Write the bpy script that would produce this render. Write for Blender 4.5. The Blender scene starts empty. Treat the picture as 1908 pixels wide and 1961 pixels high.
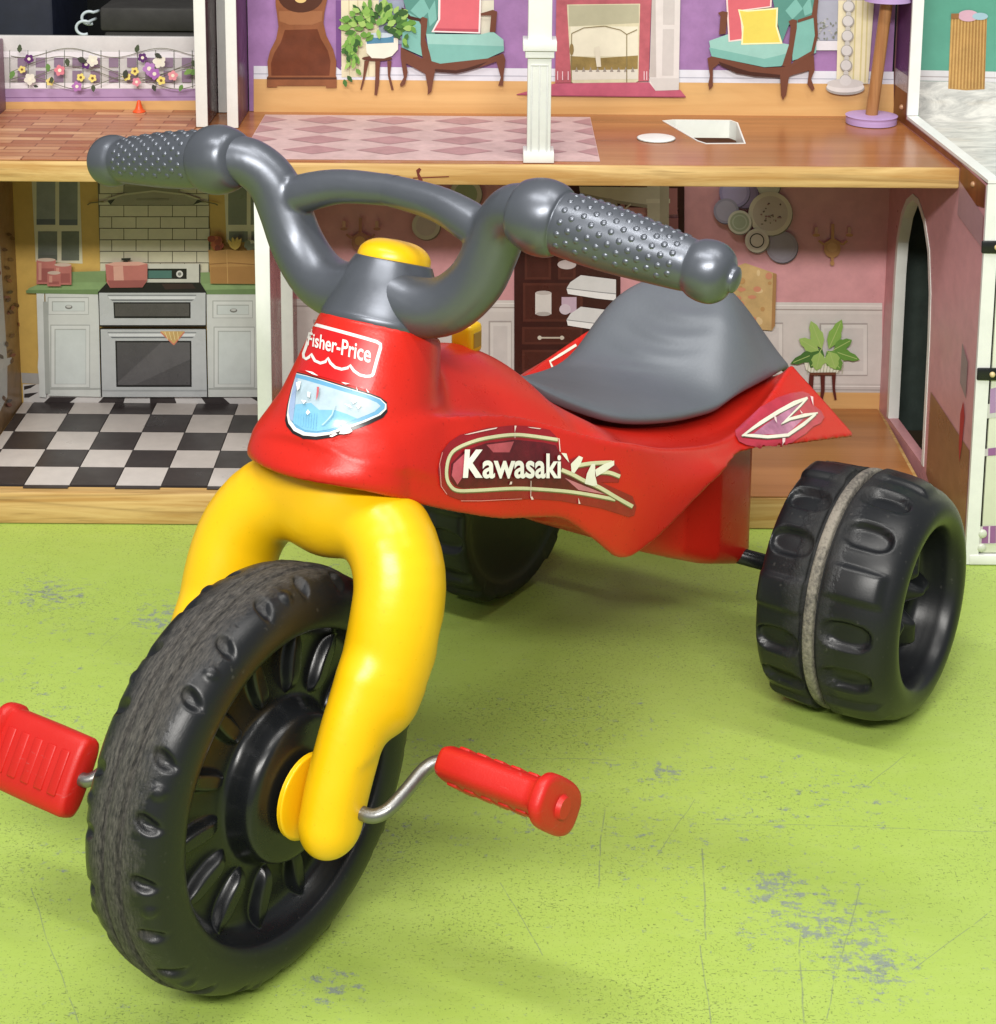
import bpy, bmesh, math, random
import numpy as np
from mathutils import Vector, Matrix
from mathutils.bvhtree import BVHTree
from mathutils.geometry import tessellate_polygon, delaunay_2d_cdt
random.seed(7)
SC = bpy.context.scene
COL = SC.collection

# ------------------------------------------------------------------ camera
F_PX, CX, CY = 3600.0, 954.0, 170.0          # focal length and principal point in photo pixels (1908 x 1961, cropped photo)
PITCH, ROLL, CAM_H = math.radians(11.3), math.radians(0.43), 0.736
fw = Vector((0, math.cos(PITCH), -math.sin(PITCH)))
up0 = Vector((0, math.sin(PITCH), math.cos(PITCH)))
rt = Vector((1, 0, 0)) * math.cos(ROLL) + up0 * math.sin(ROLL)
up = Vector((-1, 0, 0)) * math.sin(ROLL) + up0 * math.cos(ROLL)
CAM = Vector((0, 0, CAM_H))
cd = bpy.data.cameras.new('camera'); cam = bpy.data.objects.new('camera', cd); COL.objects.link(cam)
cd.sensor_fit = 'HORIZONTAL'; cd.sensor_width = 36; cd.lens = F_PX / 1908 * 36
cd.shift_y = -(980.5 - CY) / 1908; cd.clip_start = 0.02; cd.clip_end = 60
m = Matrix((rt, up, -fw)).transposed().to_4x4(); m.translation = CAM
cam.matrix_world = m
SC.camera = cam

# ------------------------------------------------------------------ light: an indoor room with ceiling strip lights
w = bpy.data.worlds.new('World'); SC.world = w; w.use_nodes = True
w.node_tree.nodes['Background'].inputs[0].default_value = (0.92, 0.97, 1.0, 1)
w.node_tree.nodes['Background'].inputs[1].default_value = 0.33
def area(name, loc, target, sx, sy, power, col=(1, 0.97, 0.92)):
    l = bpy.data.lights.new(name, 'AREA'); l.shape = 'RECTANGLE'; l.size = sx; l.size_y = sy; l.energy = power; l.color = col
    o = bpy.data.objects.new(name, l); COL.objects.link(o); o.location = loc
    o.rotation_euler = (Vector(target) - Vector(loc)).to_track_quat('-Z', 'Y').to_euler()
    return o
area('ceiling_strip_light', (-0.35, 0.55, 2.5), (0, 1.3, 0), 1.6, 0.14, 29)
area('ceiling_strip_light', (0.75, 0.95, 2.5), (0, 1.3, 0), 0.14, 1.6, 20)
area('ceiling_strip_light', (-0.2, -1.0, 1.9), (0, 1.6, 0.1), 1.8, 0.22, 90)
SC.view_settings.view_transform = 'Standard'; SC.view_settings.look = 'None'
SC.view_settings.exposure = 0.0; SC.view_settings.gamma = 1.0
SC.render.engine = 'CYCLES'

# ------------------------------------------------------------------ pixel -> place
def ray(px, py): return fw + rt * ((px - CX) / F_PX) - up * ((py - CY) / F_PX)
def onz(px, py, z): d = ray(px, py); return CAM + d * ((z - CAM_H) / d.z)
def ony(px, py, y): d = ray(px, py); return CAM + d * (y / d.y)
def onplane(px, py, p0, n): d = ray(px, py); return CAM + d * ((Vector(p0) - CAM).dot(n) / d.dot(n))

# ------------------------------------------------------------------ materials
def lin(c):
    return tuple((v / 255 / 12.92) if v / 255 <= 0.04045 else ((v / 255 + 0.055) / 1.055) ** 2.4 for v in c)
MATS = {}
def newmat(name):
    mt = bpy.data.materials.new(name); mt.use_nodes = True
    nt = mt.node_tree; return mt, nt, nt.nodes['Principled BSDF']
def node(nt, typ, **kw):
    n = nt.nodes.new(typ)
    for k, v in kw.items():
        if k.startswith('i_'): n.inputs[int(k[2:])].default_value = v
        else: setattr(n, k, v)
    return n
def lk(nt, a, b): nt.links.new(a, b)
def noise(nt, vec, scale, detail=4, rough=0.6, dist=0.0):
    n = nt.nodes.new('ShaderNodeTexNoise'); n.inputs['Scale'].default_value = scale; n.inputs['Detail'].default_value = detail
    n.inputs['Roughness'].default_value = rough; n.inputs['Distortion'].default_value = dist
    if vec is not None: lk(nt, vec, n.inputs['Vector'])
    return n.outputs['Fac']
def mapping(nt, src, scale=(1, 1, 1), rot=(0, 0, 0), loc=(0, 0, 0)):
    mp = nt.nodes.new('ShaderNodeMapping'); mp.inputs['Scale'].default_value = scale; mp.inputs['Rotation'].default_value = rot
    mp.inputs['Location'].default_value = loc; lk(nt, src, mp.inputs['Vector']); return mp.outputs[0]
def ramp(nt, fac, stops):
    r = nt.nodes.new('ShaderNodeValToRGB'); cr = r.color_ramp
    while len(cr.elements) < len(stops): cr.elements.new(0.5)
    for e, (p, c) in zip(cr.elements, stops):
        e.position = p; e.color = (c, c, c, 1) if isinstance(c, (int, float)) else (*c, 1)
    lk(nt, fac, r.inputs[0]); return r.outputs[0]
def mixc(nt, fac, a, b, mode='MIX'):
    mx = nt.nodes.new('ShaderNodeMix'); mx.data_type = 'RGBA'; mx.blend_type = mode
    for s, v in ((mx.inputs[0], fac), (mx.inputs[6], a), (mx.inputs[7], b)):
        if hasattr(v, 'is_linked'): lk(nt, v, s)
        elif isinstance(v, (int, float)): s.default_value = v
        else: s.default_value = (*v, 1)
    return mx.outputs[2]
def math_(nt, op, a, b=None, c=None):
    n = nt.nodes.new('ShaderNodeMath'); n.operation = op
    for i, v in enumerate((a, b, c)):
        if v is None: continue
        if hasattr(v, 'is_linked'): lk(nt, v, n.inputs[i])
        else: n.inputs[i].default_value = v
    return n.outputs[0]
def bump(nt, bs, h, strength, dist):
    b = nt.nodes.new('ShaderNodeBump'); b.inputs['Strength'].default_value = strength; b.inputs['Distance'].default_value = dist
    lk(nt, h, b.inputs['Height']); lk(nt, b.outputs[0], bs.inputs['Normal'])
def objco(nt): return nt.nodes.new('ShaderNodeTexCoord').outputs['Object']

def pm(rgb, rough=0.42, var=0.10, spec=0.35, key=''):
    """flat printed or painted colour with a little mottling"""
    k = (rgb, rough, var, spec, key)
    if k in MATS: return MATS[k]
    mt, nt, bs = newmat('print_%d_%d_%d' % rgb)
    c = lin(rgb); lum = 0.3 * c[0] + 0.59 * c[1] + 0.11 * c[2]
    if key not in ('stk', 'paint'): c = tuple(v * 0.86 + lum * 0.14 for v in c)      # faded print inks
    co = objco(nt)
    f = ramp(nt, noise(nt, co, 60, 5, 0.65), [(0.3, 1 - var), (0.7, 1 + 0.0)])
    col = mixc(nt, 1.0, c, f, 'MULTIPLY')
    lk(nt, col, bs.inputs['Base Color']); bs.inputs['Roughness'].default_value = rough; bs.inputs['Specular IOR Level'].default_value = spec
    lk(nt, ramp(nt, noise(nt, co, 25, 3), [(0.3, rough - 0.08), (0.7, rough + 0.12)]), bs.inputs['Roughness'])
    MATS[k] = mt; return mt

def plastic(name, base, rough, var=0.08, spec=0.5, metallic=0.0, fine=900, bs_=0.08, specks=0.0, scuffs=0.0, coat=0.0):
    mt, nt, bs = newmat(name); co = objco(nt)
    f = ramp(nt, noise(nt, co, 9, 4), [(0.3, 1 - var), (0.7, 1.0)])
    col = mixc(nt, 1.0, base, f, 'MULTIPLY')
    if specks:
        s = ramp(nt, noise(nt, co, 420, 2, 0.5), [(0.66, 0.0), (0.74, specks)])
        col = mixc(nt, s, col, tuple(v * 0.25 for v in base))
    r = ramp(nt, noise(nt, co, 35, 5, 0.7), [(0.3, rough - 0.05), (0.75, rough + 0.10)])
    if scuffs:
        sc = ramp(nt, noise(nt, mapping(nt, co, (14, 14, 90), (0.4, 0.3, 0.2)), 3, 6, 0.75), [(0.62, 0.0), (0.72, scuffs)])
        col = mixc(nt, sc, col, tuple(min(1, v * 0.6 + 0.22) for v in base))
    lk(nt, col, bs.inputs['Base Color']); lk(nt, r, bs.inputs['Roughness'])
    bs.inputs['Specular IOR Level'].default_value = spec; bs.inputs['Metallic'].default_value = metallic
    bs.inputs['Coat Weight'].default_value = coat; bs.inputs['Coat Roughness'].default_value = 0.12
    h = noise(nt, co, fine, 3, 0.6); bump(nt, bs, h, bs_, 0.001)
    return mt

def wood(name, a, b, rough=0.4, along='x', scale=1.0, grain=0.7, spec=0.4):
    mt, nt, bs = newmat(name); co = objco(nt)
    s = {'x': (1.5, 26, 26), 'y': (26, 1.5, 26), 'z': (26, 26, 1.5)}[along]
    v = mapping(nt, co, tuple(k * scale for k in s))
    n1 = noise(nt, v, 2.2, 6, 0.65, 0.9); n2 = noise(nt, v, 9, 3, 0.6)
    f = ramp(nt, n1, [(0.35, 0.0), (0.62, 1.0)])
    col = mixc(nt, f, a, b)
    col = mixc(nt, ramp(nt, n2, [(0.55, 0.0), (0.8, grain * 0.5)]), col, tuple(k * 0.5 for k in b))
    dk = ramp(nt, noise(nt, mapping(nt, co, tuple(k * scale * 0.6 for k in s)), 1.3, 2, 0.5, 1.5), [(0.60, 0.0), (0.66, 0.35), (0.70, 0.0)])
    col = mixc(nt, dk, col, tuple(k * 0.35 for k in b))
    lk(nt, col, bs.inputs['Base Color']); bs.inputs['Roughness'].default_value = rough; bs.inputs['Specular IOR Level'].default_value = spec
    bump(nt, bs, n1, 0.15, 0.0006)
    return mt

M_RED = plastic('red_plastic', (0.54, 0.017, 0.009), 0.30, 0.10, 0.36, specks=0.35, bs_=0.10, fine=700)
M_REDP = plastic('red_pedal_plastic', (0.52, 0.014, 0.010), 0.42, 0.12, 0.4, scuffs=0.35, bs_=0.15)
M_YEL = plastic('yellow_plastic', (0.84, 0.49, 0.004), 0.32, 0.09, 0.5, bs_=0.05, specks=0.12)
M_GREY = plastic('pewter_plastic', (0.140, 0.152, 0.178), 0.34, 0.08, 0.5, metallic=0.65, bs_=0.04, fine=1500)
M_STEEL = plastic('crank_steel', (0.30, 0.30, 0.29), 0.38, 0.35, 0.5, metallic=0.9, fine=300, bs_=0.2)
M_BLACKP = plastic('black_plastic', (0.008, 0.009, 0.0105), 0.28, 0.2, 0.45, bs_=0.03, fine=400)

def seat_mat():
    mt, nt, bs = newmat('seat_grey_plastic'); co = objco(nt)
    f = ramp(nt, noise(nt, co, 12, 4), [(0.3, 0.86), (0.7, 1.0)])
    lk(nt, mixc(nt, 1.0, (0.150, 0.165, 0.188), f, 'MULTIPLY'), bs.inputs['Base Color'])
    bs.inputs['Roughness'].default_value = 0.48; bs.inputs['Metallic'].default_value = 0.25
    vo = nt.nodes.new('ShaderNodeTexVoronoi'); vo.inputs['Scale'].default_value = 330; lk(nt, co, vo.inputs['Vector'])
    h = math_(nt, 'ADD', math_(nt, 'MULTIPLY', vo.outputs['Distance'], 0.5), noise(nt, co, 420, 3))
    bump(nt, bs, h, 0.16, 0.0006); return mt
M_SEAT = seat_mat()

def tyre_mat(name, half, dustamt, streak):
    """black moulded tyre; road dust rubbed into the crown (|y| small)"""
    mt, nt, bs = newmat(name); co = objco(nt)
    uv = nt.nodes.new('ShaderNodeTexCoord').outputs['UV']
    sx = nt.nodes.new('ShaderNodeSeparateXYZ'); lk(nt, co, sx.inputs[0])
    ay = math_(nt, 'ABSOLUTE', sx.outputs['Y'])
    edge = math_(nt, 'ADD', math_(nt, 'DIVIDE', ay, half), math_(nt, 'MULTIPLY', math_(nt, 'SUBTRACT', noise(nt, co, 45, 4, 0.7), 0.5), 0.9))
    mask = ramp(nt, edge, [(0.28, 1.0), (0.66, 0.0)])
    n = ramp(nt, noise(nt, mapping(nt, uv, streak), 1.0, 6, 0.75), [(0.38, 0.08), (0.68, 1.0)])
    fac = math_(nt, 'MULTIPLY', math_(nt, 'MULTIPLY', mask, n), dustamt)
    col = mixc(nt, fac, (0.008, 0.0088, 0.0105), (0.160, 0.146, 0.128))
    sp = ramp(nt, noise(nt, co, 230, 2, 0.5), [(0.68, 0.0), (0.76, 0.25)])
    col = mixc(nt, sp, col, (0.10, 0.095, 0.088))
    lk(nt, col, bs.inputs['Base Color'])
    lk(nt, math_(nt, 'ADD', math_(nt, 'MULTIPLY', mask, 0.38), 0.34), bs.inputs['Roughness'])
    hh = math_(nt, 'MULTIPLY', noise(nt, mapping(nt, uv, streak), 1.6, 6, 0.8), math_(nt, 'ADD', mask, 0.08))
    bump(nt, bs, hh, 0.9, 0.0014); bs.inputs['Specular IOR Level'].default_value = 0.4
    return mt
M_TYRE = tyre_mat('front_tyre_black', 0.030, 0.80, (150, 620, 1))
M_RTYRE = tyre_mat('rear_tyre_black', 0.03, 0.10, (60, 60, 1))
def seam_mat():
    mt, nt, bs = newmat('scuffed_seam'); co = objco(nt)
    f = ramp(nt, math_(nt, 'ADD', math_(nt, 'MULTIPLY', noise(nt, co, 30, 4), 0.6), math_(nt, 'MULTIPLY', noise(nt, co, 420, 3), 0.4)), [(0.36, 0.0), (0.56, 1.0)])
    lk(nt, mixc(nt, f, (0.055, 0.050, 0.045), (0.235, 0.210, 0.175)), bs.inputs['Base Color']); bs.inputs['Roughness'].default_value = 0.8
    bump(nt, bs, noise(nt, co, 380, 4, 0.7), 0.7, 0.0012); return mt
M_SEAM = seam_mat()
M_WOODF = wood('pine_edge', lin((212, 180, 122)), lin((178, 136, 78)), 0.5, 'x', 1.3, 1.2)
M_SHELF = wood('shelf_print_wood', lin((166, 108, 64)), lin((146, 90, 50)), 0.24, 'x', 0.6, 0.35)
M_ROOMF = wood('room_floor_wood', lin((180, 122, 70)), lin((160, 104, 56)), 0.30, 'x', 0.6, 0.35)
M_PALEW = wood('printed_pale_boards', lin((214, 172, 116)), lin((196, 150, 94)), 0.4, 'x', 0.5, 0.3)
M_BROWNW = wood('printed_brown_wood', lin((132, 74, 36)), lin((108, 54, 24)), 0.35, 'z', 0.8, 0.4)
M_WHITE = pm((226, 228, 224), 0.38, 0.08, 0.5, 'paint')

def table_mat():
    mt, nt, bs = newmat('green_table_paint'); co = objco(nt)
    base = mixc(nt, ramp(nt, noise(nt, co, 2.2, 3), [(0.3, 0.0), (0.7, 1.0)]), lin((154, 178, 79)), lin((164, 188, 91)))
    base = mixc(nt, ramp(nt, noise(nt, mapping(nt, co, (30, 70, 1)), 1.0, 5, 0.7), [(0.45, 0.0), (0.8, 0.30)]), base, lin((176, 194, 112)))
    # paint worn through in clusters of short streaks that follow the board
    clus = ramp(nt, noise(nt, mapping(nt, co, (3.4, 5.0, 1), (0, 0, 0), (3.3, 1.7, 0)), 1.0, 3, 0.6), [(0.46, 0.0), (0.70, 0.75)])
    for px_, py_, rad_ in ((1570, 1770, 0.085), (1660, 1850, 0.06), (1480, 1700, 0.05), (330, 1180, 0.07), (380, 1330, 0.06), (90, 1140, 0.06), (1270, 1480, 0.04), (640, 1900, 0.035), (420, 1100, 0.05)):
        q = onz(px_, py_, 0); vm = nt.nodes.new('ShaderNodeVectorMath'); vm.operation = 'DISTANCE'; lk(nt, co, vm.inputs[0]); vm.inputs[1].default_value = (q.x, q.y, 0)
        wob = math_(nt, 'ADD', vm.outputs['Value'], math_(nt, 'MULTIPLY', math_(nt, 'SUBTRACT', noise(nt, co, 22, 3), 0.5), rad_ * 0.9))
        clus = math_(nt, 'MAXIMUM', clus, ramp(nt, math_(nt, 'DIVIDE', wob, rad_), [(0.15, 1.0), (0.95, 0.0)]))
    st = math_(nt, 'ADD', math_(nt, 'MULTIPLY', noise(nt, mapping(nt, co, (75, 150, 1), (0, 0, 0.06)), 1.0, 9, 0.8), 0.6), math_(nt, 'MULTIPLY', noise(nt, mapping(nt, co, (150, 80, 1), (0, 0, 0.5)), 1.0, 8, 0.8), 0.4))
    th = math_(nt, 'SUBTRACT', st, math_(nt, 'MULTIPLY', math_(nt, 'SUBTRACT', 1.0, clus), 0.105))
    worn = ramp(nt, th, [(0.485, 0.0), (0.53, 0.9)])
    col = mixc(nt, worn, base, lin((126, 136, 132)))
    # dense fine ticks in every direction, thicker in some places than others
    dens = ramp(nt, noise(nt, co, 6, 5, 0.65), [(0.42, 0.0), (0.68, 1.0)])
    for sc_, rz_, cc_ in (((260, 720, 1), 0.35, (92, 104, 58)), ((640, 240, 1), 0.25, (104, 116, 66)), ((280, 700, 1), -0.75, (88, 98, 60)), ((520, 560, 1), 0.0, (70, 78, 46))):
        n_ = math_(nt, 'ADD', noise(nt, mapping(nt, co, sc_, (0, 0, rz_)), 1.0, 2, 0.5), math_(nt, 'MULTIPLY', dens, 0.06))
        col = mixc(nt, ramp(nt, n_, [(0.664, 0.0), (0.72, 0.60)]), col, lin(cc_))
    # long single scratches
    brk = ramp(nt, noise(nt, co, 60, 4, 0.7), [(0.38, 0.0), (0.5, 1.0)]); wv = math_(nt, 'MULTIPLY', math_(nt, 'SUBTRACT', noise(nt, co, 7, 3), 0.5), 0.012)
    sxyz = nt.nodes.new('ShaderNodeSeparateXYZ'); lk(nt, co, sxyz.inputs[0])
    for (ax_, ay_), (bx_, by_), wd_ in (((1343, 1625), (1352, 1800), 1.3), ((1340, 1810), (1362, 1961), 1.0), ((1530, 1740), (1536, 1960), 1.2), ((1460, 1858), (1700, 1862), 1.1), ((1640, 1700), (1580, 1950), 0.9), ((1360, 1577), (1900, 1592), 0.8), ((960, 1690), (1040, 1830), 0.8), ((150, 1960), (60, 1700), 0.8), ((180, 1250), (300, 1150), 0.8), ((440, 1090), (560, 1040), 0.9), ((1750, 1860), (1900, 1745), 0.8), ((1160, 1550), (1150, 1700), 1.0), ((1260, 1640), (1330, 1530), 0.7), ((1000, 1452), (1180, 1456), 0.9), ((20, 1500), (170, 1420), 0.7), ((1640, 1520), (1740, 1440), 0.7)):
        a_, b_ = onz(ax_, ay_, 0), onz(bx_, by_, 0); l_ = (b_ - a_).length; tx, ty = (b_.x - a_.x) / l_, (b_.y - a_.y) / l_
        u_ = math_(nt, 'ADD', math_(nt, 'MULTIPLY', sxyz.outputs[0], tx), math_(nt, 'MULTIPLY_ADD', sxyz.outputs[1], ty, -(a_.x * tx + a_.y * ty)))
        v_ = math_(nt, 'ABSOLUTE', math_(nt, 'ADD', wv, math_(nt, 'ADD', math_(nt, 'MULTIPLY', sxyz.outputs[0], -ty), math_(nt, 'MULTIPLY_ADD', sxyz.outputs[1], tx, a_.x * ty - a_.y * tx))))
        on_ = math_(nt, 'MULTIPLY', math_(nt, 'LESS_THAN', math_(nt, 'ABSOLUTE', math_(nt, 'SUBTRACT', u_, l_ / 2)), l_ / 2), math_(nt, 'LESS_THAN', v_, 0.00042 * wd_))
        col = mixc(nt, math_(nt, 'MULTIPLY', math_(nt, 'MULTIPLY', on_, brk), 0.6), col, lin((116, 126, 104)))
    lk(nt, col, bs.inputs['Base Color'])
    lk(nt, ramp(nt, noise(nt, co, 14, 4), [(0.3, 0.36), (0.7, 0.52)]), bs.inputs['Roughness'])
    bump(nt, bs, math_(nt, 'SUBTRACT', noise(nt, mapping(nt, co, (60, 160, 1)), 1.0, 4), math_(nt, 'MULTIPLY', worn, 1.2)), 0.25, 0.0006)
    return mt
M_TABLE = table_mat()

# ------------------------------------------------------------------ mesh helpers
def link(name, me, parent=None, label=None, cat=None, group=None, kind=None):
    o = bpy.data.objects.new(name, me); COL.objects.link(o)
    if parent: o.parent = parent
    for k, v in (('label', label), ('category', cat), ('group', group), ('kind', kind)):
        if v: o[k] = v
    return o
def mesh(name, verts, faces, mats, parent=None, midx=None, smooth=False, **kw):
    me = bpy.data.meshes.new(name); me.from_pydata([tuple(v) for v in verts], [], [tuple(f) for f in faces])
    for mt in (mats if isinstance(mats, (list, tuple)) else [mats]): me.materials.append(mt)
    if midx is not None: me.polygons.foreach_set('material_index', midx)
    if smooth: me.polygons.foreach_set('use_smooth', [True] * len(me.polygons))
    me.update()
    return link(name, me, parent, **kw)
def bm_obj(name, bm, mat, parent=None, smooth=False, angle=None, **kw):
    bmesh.ops.recalc_face_normals(bm, faces=bm.faces[:])
    me = bpy.data.meshes.new(name); bm.to_mesh(me); bm.free(); me.materials.append(mat)
    if smooth: me.polygons.foreach_set('use_smooth', [True] * len(me.polygons))
    if angle is not None: me.set_sharp_from_angle(angle=math.radians(angle))
    return link(name, me, parent, **kw)
def empty(name, loc, rz=0, **kw):
    o = link(name, None, **kw); o.location = loc; o.rotation_euler = (0, 0, rz); o.empty_display_size = 0.05; return o
def bbox_bm(bm, x0, x1, y0, y1, z0, z1, bev=0.0, seg=2):
    r = bmesh.ops.create_cube(bm, size=1)
    bmesh.ops.scale(bm, vec=(x1 - x0, y1 - y0, z1 - z0), verts=r['verts'])
    bmesh.ops.translate(bm, vec=((x0 + x1) / 2, (y0 + y1) / 2, (z0 + z1) / 2), verts=r['verts'])
    if bev:
        es = list({e for v in r['verts'] for e in v.link_edges})
        bmesh.ops.bevel(bm, geom=es, offset=bev, segments=seg, affect='EDGES', profile=0.5)
    return r
def box(name, x0, x1, y0, y1, z0, z1, mat, parent=None, bev=0.0008, **kw):
    bm = bmesh.new(); bbox_bm(bm, x0, x1, y0, y1, z0, z1, bev); return bm_obj(name, bm, mat, parent, smooth=True, angle=40, **kw)
def prism(name, poly, vec, mat, parent=None, holes=(), smooth=False, **kw):
    """closed slab: 3-D polygon (with holes) swept by vec; walls of holes included"""
    loops = [[Vector(p) for p in poly]] + [[Vector(p) for p in h] for h in holes]
    allv = [v for l in loops for v in l]; n = len(allv); vec = Vector(vec)
    tris = tessellate_polygon(loops)
    verts = allv + [v + vec for v in allv]; faces = []
    for t in tris: faces.append(t); faces.append(tuple(i + n for i in reversed(t)))
    s = 0
    for l in loops:
        k = len(l)
        for i in range(k): a, b = s + i, s + (i + 1) % k; faces.append((a, b, b + n, a + n))
        s += k
    bm = bmesh.new(); vs = [bm.verts.new(v) for v in verts]
    for fc in faces:
        try: bm.faces.new([vs[i] for i in fc])
        except ValueError: pass
    return bm_obj(name, bm, mat, parent, smooth=smooth, angle=35 if smooth else None, **kw)

def lathe(profile, nseg, mat, name, parent=None, disp=None, axis='y', uvr=0.1, closed=False, **kw):
    """profile: list of (r, s) with s along the axis; disp(theta, i, r, s) -> (dr, ds)"""
    P = len(profile); verts = []; uv = []
    for j in range(nseg):
        t = 2 * math.pi * j / nseg; c, sn = math.cos(t), math.sin(t)
        for i, (r, s) in enumerate(profile):
            dr, ds = disp(t, i, r, s) if disp else (0, 0)
            rr, ss = r + dr, s + ds
            verts.append((rr * c, ss, rr * sn) if axis == 'y' else (rr * c, rr * sn, ss))
    L = [0.0]
    for i in range(1, P): L.append(L[-1] + math.dist(profile[i], profile[i - 1]))
    faces = []; uvs = []
    Q = P if closed else P - 1
    for j in range(nseg):
        j2 = (j + 1) % nseg
        for i in range(Q):
            i2 = (i + 1) % P
            faces.append((j * P + i, j * P + i2, j2 * P + i2, j2 * P + i) if axis == 'y' else (j * P + i, j2 * P + i, j2 * P + i2, j * P + i2))
            a, b = 2 * math.pi * uvr * j / nseg, 2 * math.pi * uvr * (j + 1) / nseg
            l2 = L[i2] if i2 else L[-1]
            uvs += [(a, L[i]), (a, l2), (b, l2), (b, L[i])] if axis == 'y' else [(a, L[i]), (b, L[i]), (b, l2), (a, l2)]
    me = bpy.data.meshes.new(name); me.from_pydata(verts, [], faces); me.materials.append(mat)
    lay = me.uv_layers.new(name='UVMap'); lay.data.foreach_set('uv', [k for q in uvs for k in q])
    bm = bmesh.new(); bm.from_mesh(me); bmesh.ops.recalc_face_normals(bm, faces=bm.faces[:]); bm.to_mesh(me); bm.free()
    me.polygons.foreach_set('use_smooth', [True] * len(me.polygons)); me.update()
    return link(name, me, parent, **kw)
def smooth_profile(pts, n=6):
    out = []
    for i in range(len(pts) - 1):
        p0, p1, p2, p3 = pts[max(i - 1, 0)], pts[i], pts[i + 1], pts[min(i + 2, len(pts) - 1)]
        for k in range(n):
            t = k / n
            out.append(tuple(0.5 * (2 * b + (c - a) * t + (2 * a - 5 * b + 4 * c - d) * t * t + (3 * b - a - 3 * c + d) * t ** 3) for a, b, c, d in zip(p0, p1, p2, p3)))
    out.append(tuple(pts[-1])); return out
def tube(path, radii, mat, name, parent=None, seg=14, cap=True, **kw):
    pts = [Vector(p) for p in path]; n = len(pts)
    if not isinstance(radii, (list, tuple)): radii = [radii] * n
    verts = []; faces = []
    ref = Vector((0.13, 0.31, 0.94)); prev = None
    for i, p in enumerate(pts):
        t = (pts[min(i + 1, n - 1)] - pts[max(i - 1, 0)]).normalized()
        x = (prev - t * prev.dot(t)).normalized() if prev else t.cross(ref).normalized()
        prev = x; y = t.cross(x)
        for k in range(seg):
            a = 2 * math.pi * k / seg; verts.append(p + (x * math.cos(a) + y * math.sin(a)) * radii[i])
    for i in range(n - 1):
        for k in range(seg):
            k2 = (k + 1) % seg; faces.append((i * seg + k, i * seg + k2, (i + 1) * seg + k2, (i + 1) * seg + k))
    if cap: faces.append(tuple(range(seg))[::-1]); faces.append(tuple((n - 1) * seg + k for k in range(seg)))
    return mesh(name, verts, faces, mat, parent, smooth=True, **kw)

# implicit surfaces -> mesh (surface nets)
def smin(a, b, k):
    h = np.clip(0.5 + 0.5 * (b - a) / k, 0, 1); return b * (1 - h) + a * h - k * h * (1 - h)
def smax(a, b, k): return -smin(-a, -b, k)
def grid(lo, hi, h):
    ax = [np.arange(lo[i], hi[i] + h, h) for i in range(3)]
    return np.meshgrid(*ax, indexing='ij')
def nets(F, lo, h, smooth=2):
    S = F < 0; nx, ny, nz = F.shape
    cnt = np.zeros((nx - 1, ny - 1, nz - 1), np.int8)
    cor = [(i, j, k) for i in (0, 1) for j in (0, 1) for k in (0, 1)]
    for i, j, k in cor: cnt += S[i:nx - 1 + i, j:ny - 1 + j, k:nz - 1 + k]
    act = (cnt > 0) & (cnt < 8); idx = -np.ones(act.shape, np.int64); A = np.argwhere(act); idx[act] = np.arange(len(A))
    V = {c: F[A[:, 0] + c[0], A[:, 1] + c[1], A[:, 2] + c[2]] for c in cor}
    acc = np.zeros((len(A), 3)); num = np.zeros(len(A))
    for a in cor:
        for ax in range(3):
            if a[ax]: continue
            b = list(a); b[ax] = 1; b = tuple(b); va, vb = V[a], V[b]; mk = (va < 0) != (vb < 0)
            t = np.where(mk, va / np.where(mk, va - vb, 1), 0)
            p = np.array(a, float)[None] + np.eye(3)[ax][None] * t[:, None]
            acc += p * mk[:, None]; num += mk
    P = (A + acc / num[:, None]) * h + np.array(lo)
    quads = []
    for ax in range(3):
        o1, o2 = [(1, 2), (2, 0), (0, 1)][ax]
        sl0 = [slice(None)] * 3; sl1 = [slice(None)] * 3; sl0[ax] = slice(0, -1); sl1[ax] = slice(1, None)
        ch = S[tuple(sl0)] != S[tuple(sl1)]; E = np.argwhere(ch)
        ok = (E[:, o1] > 0) & (E[:, o2] > 0) & (E[:, o1] < F.shape[o1] - 1) & (E[:, o2] < F.shape[o2] - 1); E = E[ok]
        ins = S[tuple(sl0)][E[:, 0], E[:, 1], E[:, 2]]
        q = []
        for d1, d2 in ((-1, -1), (0, -1), (0, 0), (-1, 0)):
            e = E.copy(); e[:, o1] += d1; e[:, o2] += d2; q.append(idx[e[:, 0], e[:, 1], e[:, 2]])
        q = np.stack(q, 1); q[~ins] = q[~ins][:, ::-1]; quads.append(q)
    Q = np.vstack(quads)
    ed = np.vstack([Q[:, [0, 1]], Q[:, [1, 2]], Q[:, [2, 3]], Q[:, [3, 0]]]); ed = np.vstack([ed, ed[:, ::-1]])
    deg = np.bincount(ed[:, 0], minlength=len(P)).astype(float)
    for it in range(smooth * 2):
        s = np.stack([np.bincount(ed[:, 0], P[ed[:, 1], c], len(P)) for c in range(3)], 1) / np.maximum(deg, 1)[:, None]
        P = P + (s - P) * (0.55 if it % 2 == 0 else -0.52)
    return P, Q
def np_mesh(name, P, Q, mat, parent=None, **kw):
    me = bpy.data.meshes.new(name)
    me.vertices.add(len(P)); me.vertices.foreach_set('co', P.astype(np.float32).ravel())
    me.loops.add(Q.size); me.loops.foreach_set('vertex_index', Q.astype(np.int32).ravel())
    me.polygons.add(len(Q)); me.polygons.foreach_set('loop_start', np.arange(0, Q.size, 4, dtype=np.int32))
    me.polygons.foreach_set('use_smooth', np.ones(len(Q), bool))
    me.materials.append(mat); me.update(calc_edges=True); me.validate()
    return link(name, me, parent, **kw)
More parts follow.
